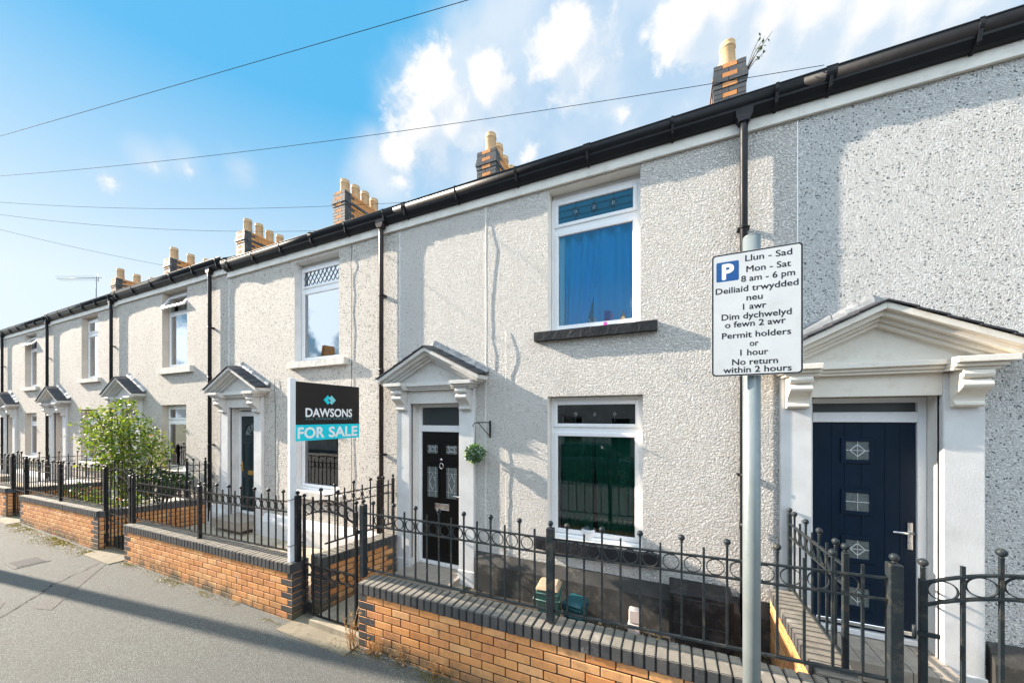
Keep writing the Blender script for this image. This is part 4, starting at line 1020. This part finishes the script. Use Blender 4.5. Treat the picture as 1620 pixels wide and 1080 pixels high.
m = MB(); leaf_cloud(m, (-2.34, 4.02, 1.90), (.125, .125, .12), 900, .042, 0, .6, 3); m.build('foliage', M['leaf_ball'], hb)
MB().tube([(-2.34, 4.02, 2.27), (-2.34, 4.02, 2.0)], .004, 5).ball((-2.34, 4.02, 1.90), .08, 10).build('hanger', M['leaf_dark'], hb)
wb = MB(); wb.box(-2.215, -2.20, 4.165, 4.19, 2.10, 2.33); wb.tube([(-2.207, 4.18, 2.30), (-2.26, 4.08, 2.305), (-2.33, 3.99, 2.30), (-2.35, 3.97, 2.27), (-2.345, 3.975, 2.25)], .007, 6); wb.tube([(-2.207, 4.18, 2.12), (-2.25, 4.10, 2.2), (-2.30, 4.03, 2.295)], .006, 6)
tag(wb.build('wall_bracket', M['iron']), 'black scrolled iron bracket above the foliage ball', 'bracket')
# food caddies
def caddy(label, c, r, h, mat, lid, rot=0., lidm=None, tilt=0.):
    t_ = thing('food_caddy', label, 'bin', c, 'food waste caddies'); p = []
    m = MB(); a, bq = r*.82, r
    m.hexa([(c[0]-a, c[1]-a, c[2]), (c[0]+a, c[1]-a, c[2]), (c[0]+a, c[1]+a, c[2]), (c[0]-a, c[1]+a, c[2]), (c[0]-bq, c[1]-bq, c[2]+h), (c[0]+bq, c[1]-bq, c[2]+h), (c[0]+bq, c[1]+bq, c[2]+h), (c[0]-bq, c[1]+bq, c[2]+h)])
    m.box(c[0]-bq-.012, c[0]+bq+.012, c[1]-bq-.012, c[1]+bq+.012, c[2]+h-.045, c[2]+h-.02); m.build('body', M[mat], t_, bevel=.022, seg=3)
    l = MB(); l.hexa([(c[0]-bq-.01, c[1]-bq-.014, c[2]+h), (c[0]+bq+.01, c[1]-bq-.014, c[2]+h), (c[0]+bq+.01, c[1]+bq+.01, c[2]+h), (c[0]-bq-.01, c[1]+bq+.01, c[2]+h), (c[0]-bq*.8, c[1]-bq*.8, c[2]+h+.035), (c[0]+bq*.8, c[1]-bq*.8, c[2]+h+.035), (c[0]+bq*.8, c[1]+bq*.8, c[2]+h+.05), (c[0]-bq*.8, c[1]+bq*.8, c[2]+h+.05)])
    l.build('lid', M[lid], t_, bevel=.01, seg=2)
    MB().tube([(c[0]-bq-.016, c[1], c[2]+h-.05), (c[0]-bq-.02, c[1]-bq-.02, c[2]+h-.09), (c[0], c[1]-bq-.03, c[2]+h-.10), (c[0]+bq+.02, c[1]-bq-.02, c[2]+h-.09), (c[0]+bq+.016, c[1], c[2]+h-.05)], .007, 6).build('handle', M[mat], t_)
    t_.rotation_euler = (0, 0, rot); return t_
caddy('green food caddy with rusty beige lid behind the railing', (-1.25, 3.78, .06), .125, .42, 'bin_green', 'bin_lid', .1)
caddy('darker teal food caddy right of the green one', (-.98, 3.90, .06), .11, .24, 'bin_teal', 'bin_teal', -.2)
mb = thing('meter_box', 'black painted meter box against the plinth beside the sign pole', 'meter box', (.26, 4.03, .06))
MB().hexa([(-.02, 3.86, .06), (.54, 3.86, .06), (.54, 4.12, .06), (-.02, 4.12, .06), (-.02, 3.90, .62), (.54, 3.90, .62), (.54, 4.12, .68), (-.02, 4.12, .68)]).build('body', M['box_black'], mb, bevel=.01)
MB().hexa([(.02, 3.848, .10), (.50, 3.848, .10), (.50, 3.858, .10), (.02, 3.858, .10), (.02, 3.885, .58), (.50, 3.885, .58), (.50, 3.897, .58), (.02, 3.897, .58)]).box(.03, .49, 3.862, 3.872, .335, .345).build('door', M['box_black'], mb, bevel=.004)
for i, (z, lb) in enumerate(((.06, 'pale brick standing against the black plinth, lower of two'), (.205, 'pale brick stacked on another against the black plinth, upper of two'))):
    tag(MB().box(-.42+.01*i, -.30+.01*i, 3.90, 3.99, z, z+.14).build('loose_brick', M['pale_brick'], bevel=.01), lb, 'brick', 'pale loose bricks')
sp = MB(); rr = random.Random(5); sp.hexa([(-.60, 3.62, .07), (-.36, 3.60, .07), (-.34, 3.80, .07), (-.58, 3.84, .07), (-.62, 3.60, .12), (-.33, 3.58, .10), (-.32, 3.82, .14), (-.60, 3.86, .11)])
tag(sp.build('plastic_tray', M['bin_teal'], bevel=.012), 'broken teal plastic tray on the ground below the pale bricks', 'tray')
lt = MB(); rl = random.Random(11)
for _ in range(420):
    x = rl.gauss(-.15, .45); y_ = rl.uniform(3.0, 4.05)
    if -.03 < x < .55 and y_ > 3.84: continue
    leaf(lt, Vector((max(-1.6, min(.8, x)), y_, .065+rl.uniform(0, .03))), rl.uniform(.03, .07), rl)
tag(lt.build('leaf_litter', M['leaf_litter']), 'dry leaf litter', 'leaf litter', kind='stuff')
tag(slabs(-2.3, -1.75, 3.25, 3.62, .085, .3, .4).build('stepping_slab', M['paving'], bevel=.004), 'pale paving slab lying in the yard near the black door', 'slab')
# cables clipped down the walls
def wall_cable(label, x, z0, z1, seed, amp=.02, loose=()):
    r_ = random.Random(seed); pts = []; n = 26
    for i in range(n+1):
        z = z0+(z1-z0)*i/n; off = sum(a*math.exp(-((z-zc)/w)**2) for zc, w, a in loose)
        pts.append((x+r_.uniform(-.004, .004), 4.191-off+r_.uniform(-.003, .003), z))
    tag(MB().tube(pts, .0035, 6).build('wall_cable', M['render_cream'] if x > -3 else M['cable']), label, 'cable', 'cables clipped to house fronts')
wall_cable('white cable running down the cream wall above the foliage bracket', -2.27, .6, 5.2, 4, loose=((4.6, .35, .012), (4.0, .3, .005), (3.2, .35, .010)))
wall_cable('short white cable on the cream wall right of the black door', -1.98, .6, 3.5, 6, loose=((3.2, .25, .013), (2.7, .2, .007)))
wall_cable('dark cable down the beige wall right of the lattice topped window', -4.78, 1.0, 5.2, 8, loose=((4.9, .1, .012),))
wall_cable('dark cable down the beige wall right of the green door', -6.75, .6, 3.1, 9, loose=((2.9, .2, .012),))

# ------------------------------------------------------------------ plants
def bush(label, name, cat, base, clumps, leafm, size, n, flowers=0, seedn=1, stems=8, group=None):
    rt = thing(name, label, cat, base, group); m = MB(); rnd = random.Random(seedn)
    for (dx, dy, dz, r) in clumps: leaf_cloud(m, (base[0]+dx, base[1]+dy, base[2]+dz), (r, r*.9, r*.85), int(n*r*r), size, 0, .35, rnd.randint(0, 9999))
    m.build('foliage', M[leafm], rt)
    s = MB()
    for k in range(stems):
        c = rnd.choice(clumps); e = Vector((base[0]+c[0], base[1]+c[1], base[2]+c[2])); b = Vector(base)+Vector((rnd.uniform(-.06, .06), rnd.uniform(-.06, .06), -.02))
        mid = b.lerp(e, .5)+Vector((rnd.uniform(-.1, .1), rnd.uniform(-.1, .1), .1)); s.tube([b, mid, e], .012, 5, rs=[.016, .012, .006])
    s.build('stem', M['stem'], rt)
    if flowers:
        f = MB()
        for k in range(flowers):
            c = rnd.choice(clumps); v = Vector((rnd.gauss(0, 1)-.5, rnd.gauss(0, 1)-.4, rnd.gauss(0, .7)+.3)).normalized(); p = Vector((base[0]+c[0], base[1]+c[1], base[2]+c[2]))+v*c[3]*.95
            for q in range(12): leaf(f, p, .035, rnd)
        f.build('flower', M['leaf_flower'], rt)
    return rt
# placed by the gate of the pebbledashed house
bush('tall rose bush with sunlit yellow green leaves against the porch', 'rose_bush', 'bush', (-10.75, 3.55, .2),
     [(.0, .0, 1.75, .55), (-.65, -.1, 1.95, .42), (-1.05, -.15, 2.05, .30), (-.40, -.05, 2.25, .36), (.30, .1, 1.5, .58), (.25, .05, 1.0, .55), (-.8, -.2, 1.55, .32), (-1.3, -.2, 1.75, .22), (.85, .1, 1.55, .2), (1.0, .05, 1.7, .15), (-.1, 0, .9, .40), (.35, 0, .6, .4), (-.5, -.15, 1.15, .28), (.3, 0, 1.95, .38), (-.9, -.2, 2.3, .15), (-.1, 0, 2.45, .2), (.1, .1, 1.3, .5)], 'leaf_rose', .068, 1750, 7, 2, 26)

rb = [o for o in bpy.data.objects if o.name == 'rose_bush'][0]; sg = MB(); sl = MB(); r_ = random.Random(77)
for k in range(26):
    b = Vector((-10.75+r_.uniform(-.5, .4), 3.5+r_.uniform(-.2, .1), .2+r_.uniform(1.0, 2.0))); dv = Vector((r_.uniform(-1.0, .35), r_.uniform(-.6, .1), r_.uniform(-.05, .75)))*r_.uniform(.7, 1.15)
    pts = [b+dv*u-Vector((0, 0, .25*u*u)) for u in (0, .25, .5, .75, 1)]; sg.tube(pts, .006, 4, rs=[.008, .007, .006, .004, .002])
    for q in range(22):
        u = r_.uniform(.35, 1.05); leaf(sl, b+dv*u-Vector((0, 0, .25*u*u))+Vector((r_.gauss(0, .035), r_.gauss(0, .035), r_.gauss(0, .03))), r_.uniform(.05, .085), r_)
sg.build('shoot', M['stem'], rb); sl.build('shoot_leaves', M['leaf_rose'], rb)
bush('dark low shrub under the downstairs window right of the rose bush', 'shrub', 'shrub', (-9.85, 3.75, .2), [(0, 0, .75, .38), (.45, .05, .8, .3), (-.3, 0, .7, .3)], 'leaf_dark', .10, 1500, 0, 5, 6)
bush('low green plant behind the ringless railing left of the gate', 'garden_plant', 'plant', (-10.9, 3.2, .2), [(0, 0, .3, .3), (.3, 0, .35, .25), (-.4, 0, .35, .3)], 'leaf_rose', .07, 1300, 0, 6, 5, 'plants in the front yard')
bush('low plant with orange flowers behind the arched ringless gate', 'garden_plant', 'plant', (-9.6, 3.15, .2), [(0, 0, .35, .28), (.1, .1, .6, .2)], 'leaf_rose', .06, 1300, 8, 7, 5, 'plants in the front yard')
bush('dark leafy plant at the far end of the ringless railing', 'garden_plant', 'plant', (-12.2, 3.2, .2), [(0, 0, .4, .35), (.5, .1, .35, .3)], 'leaf_dark', .08, 1300, 0, 8, 5, 'plants in the front yard')
# small weed on the chimney
tw = MB(); r_ = random.Random(3)
for k in range(5):
    p = Vector((1.12, 7.0, 8.1)); dv = Vector((r_.uniform(.3, .8), r_.uniform(-.2, .2), r_.uniform(.5, .9)))*.6; e = p+dv; tw.tube([p, p+dv*.5+Vector((0, 0, .05)), e], .006, 4, rs=[.008, .006, .003])
    for q in range(5): leaf(tw, p+dv*r_.uniform(.5, 1.05), .06, r_, 1)
tag(tw.build('twig', [M['stem'], M['leaf_dark']]), 'bare twiggy weed growing out of the nearest chimney', 'weed')
# moss and weeds
ms = MB(); r_ = random.Random(21)
def moss(x0, x1, yc, w, n, s=.02):
    for _ in range(n):
        u = r_.random(); x = x0+(x1-x0)*u; y_ = yc+abs(r_.gauss(0, w))*-1*(1.2-abs(u-.5)); lump = mnoise.noise(Vector((x*1.7, y_*2.2, 1.7)))+.5*mnoise.noise(Vector((x*6, y_*7, 4.1)))+.4*mnoise.noise(Vector((x*21, y_*23, 2.1)))
        if r_.random() > .12+.88*max(0., min(1., lump*1.6+.25)): continue
        leaf(ms, Vector((x, min(y_, 2.67), r_.uniform(.0, .012))), r_.uniform(.6, 1.3)*s, r_)
moss(-13.3, -9.2, 2.64, .12, 12000, .017); moss(-8.2, -5.0, 2.66, .06, 3500, .014); moss(-3.3, -1.6, 2.66, .09, 6500, .011); moss(-4.4, -3.0, 2.60, .05, 1200, .012)
tag(ms.build('moss', M['leaf_moss']), 'yellow green moss along the foot of the walls', 'moss', kind='stuff')
def weed(label, x, y_, h, n, seedn):
    r2 = random.Random(seedn); m = MB()
    for k in range(n):
        b = Vector((x+r2.gauss(0, .04), y_+r2.gauss(0, .02), 0)); e = b+Vector((r2.gauss(0, .07), r2.gauss(-.03, .04), h*r2.uniform(.5, 1.1)))
        m.tube([b, b.lerp(e, .5)+Vector((r2.gauss(0, .015), 0, 0)), e], .002, 4, rs=[.003, .002, .001])
        for q in range(9): leaf(m, b.lerp(e, r2.uniform(.3, 1.03)), r2.uniform(.012, .03), r2)
    tag(m.build('dry_weed', M['leaf_dry']), label, 'weed', 'dry weeds at the wall foot')
weed('tallest dry brown weed at the gate corner of the nearest wall', -2.97, 2.62, .42, 16, 1)
weed('low dry weed just right of the gate corner', -2.72, 2.63, .18, 14, 2)
weed('small dry weed at the foot of the nearest brick wall', -2.35, 2.64, .22, 9, 3)
weed('sparse dry weed farther along the nearest brick wall', -1.95, 2.64, .2, 8, 4)

# ------------------------------------------------------------------ telegraph pole, wires, aerial
TP = Vector((-15.2, .85, 0)); TOP = Vector((-15.2, .85, 7.03))
tp = thing('telegraph_pole', 'dark wooden telegraph pole standing at the pavement edge', 'telegraph pole', TP)
MB().tube([TP+Vector((0, 0, -.1)), TP+Vector((0, 0, 3.5)), TP+Vector((0, 0, 7.18))], .12, 14, rs=[.135, .12, .095]).build('pole', M['wood_pole'], tp)
ins = MB()
for k in range(8): a = k*math.pi/4; ins.tube([TOP+Vector((.09*math.cos(a), .09*math.sin(a), 0)), TOP+Vector((.15*math.cos(a), .15*math.sin(a), .0))], .012, 6)
ins.build('wire_hook', M['galv'], tp)
stp = MB()
for k in range(8): z = 3+k*.45; s_ = 1 if k % 2 else -1; stp.tube([TP+Vector((s_*.1, 0, z)), TP+Vector((s_*.24, 0, z))], .01, 6)
stp.build('step_iron', M['galv'], tp)
def wire(label, a, b, sag, r=.0027, n=40):
    a = Vector(a); b = Vector(b); pts = []
    for i in range(n+1):
        u = i/n; p = a.lerp(b, u); p.z -= sag*4*u*(1-u); pts.append(p)
    tag(MB().tube(pts, r, 6).build('overhead_wire', M['cable']), label, 'wire', 'overhead wires')
WIRES = [
 ('topmost overhead wire rising out of the top of the photo', (7.9, 4.05, 5.52), .03),
 ('overhead wire crossing the clouds to the eaves beside the nearest chimney', (1.25, 4.04, 5.53), .24),
 ('long sagging wire ending at the gutter by the black door house', (-3.55, 4.04, 5.50), .26),
 ('sagging wire ending at the gutter above the sale board house', (-5.25, 4.04, 5.46), .30),
 ('short wire reaching the eaves of the rose bush house', (-9.40, 4.04, 5.52), .12),
]
for lb, e, sg in WIRES: wire(lb, TOP, e, sg)
ae = thing('tv_aerial', 'thin television aerial on the roof at the far left', 'aerial', (-24.4, 7.0, 7.0))
am = MB(); am.tube([(-24.4, 7.0, 6.9), (-24.4, 7.0, 8.92)], .02, 6); am.build('mast', M['galv'], ae)
ab = MB(); u_ = Vector((-.911, -.41, -.02)); p_ = Vector((-24.3, 7.04, 8.86)); ab.tube([p_-u_*.15, p_+u_*1.95], .014, 6)
for k in range(14): q = p_+u_*(.15+k*.13); ab.tube([q+Vector((.05, -.11, .08)), q-Vector((.05, -.11, .08))], .006, 4)
ab.tube([p_+Vector((0, 0, .18)), p_-Vector((0, 0, .18))], .012, 5); ab.build('boom', M['galv'], ae)

# ------------------------------------------------------------------ other side of the street (met in the window panes)
M['render_shop'] = paint('render_shop', (.50, .47, .43), .85, vary=.12, bscale=90, bdist=.006)
oh = thing('terraced_house', 'plain rendered house across the street, mirrored in the front windows', 'house', (0, -9.2, 0), 'houses across the street')
ops = [(-1.9, -.8, 3.3, 4.9), (-1.9, -.8, .9, 2.5), (.6, 1.5, .1, 2.3), (.5, 1.6, 3.3, 4.9)]
def turn(mb): mb.v = [(-p[0], -9.2-p[1], p[2]) for p in mb.v]; return mb
turn(wall_mb(-2.4, 2.4, -.2, 5.4, 0, ops)).build('wall', [M['render_shop'], M['render_shop'], M['dark_room'], M['white_upvc']], oh)
for i, (a, b_, c, d_) in enumerate(ops):
    q = MB(); 
    if i == 2: turn(q.box(a, b_, .14, .2, c, d_)).build('door', M['door_green'], oh); continue
    ring_box(q, a, b_, c, d_, .07, .12, .18); q.box(a+.07, b_-.07, .12, .18, (c+d_)/2+.3, (c+d_)/2+.37); w_o = turn(q).build('window', M['white_upvc'], oh)
    turn(MB().box(a+.07, b_-.07, .15, .16, c+.07, d_-.07)).build('window_glass', M['glass_dark'], w_o)
rf = MB(); rf.hexa([(-2.4, -.2, 5.35), (2.4, -.2, 5.35), (2.4, 3.6, 7.7), (-2.4, 3.6, 7.7), (-2.4, -.2, 5.45), (2.4, -.2, 5.45), (2.4, 3.6, 7.8), (-2.4, 3.6, 7.8)]); rf.hexa([(-2.4, 3.6, 7.7), (2.4, 3.6, 7.7), (2.4, 7.4, 5.3), (-2.4, 7.4, 5.3), (-2.4, 3.6, 7.8), (2.4, 3.6, 7.8), (2.4, 7.4, 5.4), (-2.4, 7.4, 5.4)])
turn(rf).build('roof', M['slate'], oh)
ck = MB().box(2.0, 2.38, 3.2, 4.2, 6.9, 8.6); turn(ck).build('chimney', M['brick_orange'], oh)
def copy_tree(o, parent=None):
    c = o.copy(); C.objects.link(c); c.parent = parent
    for ch in list(o.children): copy_tree(ch, c)
    return c
for k in range(-8, 3):
    h = oh if k == 0 else copy_tree(oh)
    h.location.x = -1.2+4.8*k
# parked car
M['car_paint'] = paint('car_paint', (.020, .035, .045), .18, .3, vary=.05, bstr=0); M['tyre'] = paint('tyre', (.015, .015, .016), .8); M['car_light'] = paint('car_light', (.7, .72, .75), .15, .2, bstr=0); M['car_red'] = paint('car_red', (.45, .02, .02), .25, bstr=0)
car = thing('parked_car', 'dark parked car across the road, mirrored in the green curtained window', 'car', (-2.9, -5.7, -.11))
CX, CY, CZ = -2.9, -5.7, -.11
def loft(sections, mi=0):
    m = MB(); n = len(sections[0]); vs = [p for s_ in sections for p in s_]; fs = []
    for i in range(len(sections)-1):
        for k in range(n): fs.append((i*n+k, i*n+(k+1) % n, (i+1)*n+(k+1) % n, (i+1)*n+k))
    fs += [tuple(reversed(range(n))), tuple((len(sections)-1)*n+k for k in range(n))]
    return m.add(vs, fs, mi, True)
secs = []
for x, zt, hw, zb in ((-2.08, .62, .58, .30), (-2.02, .74, .72, .22), (-1.8, .86, .82, .19), (-1.2, .95, .86, .18), (0, .97, .88, .18), (.9, .95, .87, .18), (1.6, .84, .84, .19), (1.98, .70, .74, .22), (2.08, .58, .58, .30)):
    secs.append([(CX+x, CY-hw*.9, CZ+zb), (CX+x, CY+hw*.9, CZ+zb), (CX+x, CY+hw, CZ+zb+.18), (CX+x, CY+hw, CZ+zt-.16), (CX+x, CY+hw*.93, CZ+zt-.02), (CX+x, CY+hw*.6, CZ+zt+.02), (CX+x, CY-hw*.6, CZ+zt+.02), (CX+x, CY-hw*.93, CZ+zt-.02), (CX+x, CY-hw, CZ+zt-.16), (CX+x, CY-hw, CZ+zb+.18)])
cb = loft(secs).build('body', M['car_paint'], car)
secs = []
for x, zt, hw in ((-1.75, .97, .70), (-1.35, 1.36, .62), (-1.0, 1.44, .60), (0, 1.47, .60), (.45, 1.40, .60), (1.15, .97, .72)):
    secs.append([(CX+x, CY-.78, CZ+.93), (CX+x, CY+.78, CZ+.93), (CX+x, CY+hw, CZ+zt-.05), (CX+x, CY+hw*.8, CZ+zt), (CX+x, CY-hw*.8, CZ+zt), (CX+x, CY-hw, CZ+zt-.05)])
M['car_glass'] = paint('car_glass', (.01, .012, .014), .05, vary=0, bstr=0)
loft(secs).build('cabin_glass', M['car_glass'], car)
secs = []
for x, zt, hw in ((-1.38, 1.375, .635), (-1.0, 1.455, .615), (0, 1.485, .615), (.42, 1.425, .615)):
    secs.append([(CX+x, CY-hw, CZ+zt-.05), (CX+x, CY+hw, CZ+zt-.05), (CX+x, CY+hw*.8, CZ+zt), (CX+x, CY-hw*.8, CZ+zt)])
loft(secs).build('roof', M['car_paint'], car)
for s_ in (-1, 1):
    for (xa, za, xb, zb_) in ((-1.75, .95, -1.36, 1.36), (-.25, .95, -.2, 1.46), (1.16, .95, .44, 1.40)):
        MB().tube([(CX+xa, CY+s_*.785, CZ+za), (CX+xb, CY+s_*.63, CZ+zb_)], .03, 6).build('pillar', M['car_paint'], car)
    for x in (-1.3, 1.28):
        wv = []; tyr = MB(); n = 24
        tyr.prism([(CX+x+.31*math.cos(2*math.pi*k/n), CZ+.31+.31*math.sin(2*math.pi*k/n)) for k in range(n)], 'y', *sorted((CY+s_*.70, CY+s_*.895)), sm=False)
        w_c = tyr.build('wheel', M['tyre'], car, bevel=.01)
        rim = MB()
        for k in range(5):
            a = 2*math.pi*k/5; rim.tube([(CX+x, CY+s_*.90, CZ+.31), (CX+x+.2*math.cos(a), CY+s_*.90, CZ+.31+.2*math.sin(a))], .022, 6)
        rim.tube([(CX+x+.2*math.cos(2*math.pi*k/20), CY+s_*.90, CZ+.31+.2*math.sin(2*math.pi*k/20)) for k in range(21)], .015, 6); rim.build('rim', M['galv'], w_c)
    MB().box(CX+1.90, CX+2.06, *sorted((CY+s_*.45, CY+s_*.70)), CZ+.60, CZ+.70).build('headlight', M['car_light'], car, bevel=.02)
    MB().box(CX-2.06, CX-1.95, *sorted((CY+s_*.48, CY+s_*.72)), CZ+.62, CZ+.76).build('tail_light', M['car_red'], car, bevel=.02)
    MB().box(CX+.75, CX+.92, *sorted((CY+s_*.86, CY+s_*1.0)), CZ+.95, CZ+1.06).build('wing_mirror', M['car_paint'], car, bevel=.02)
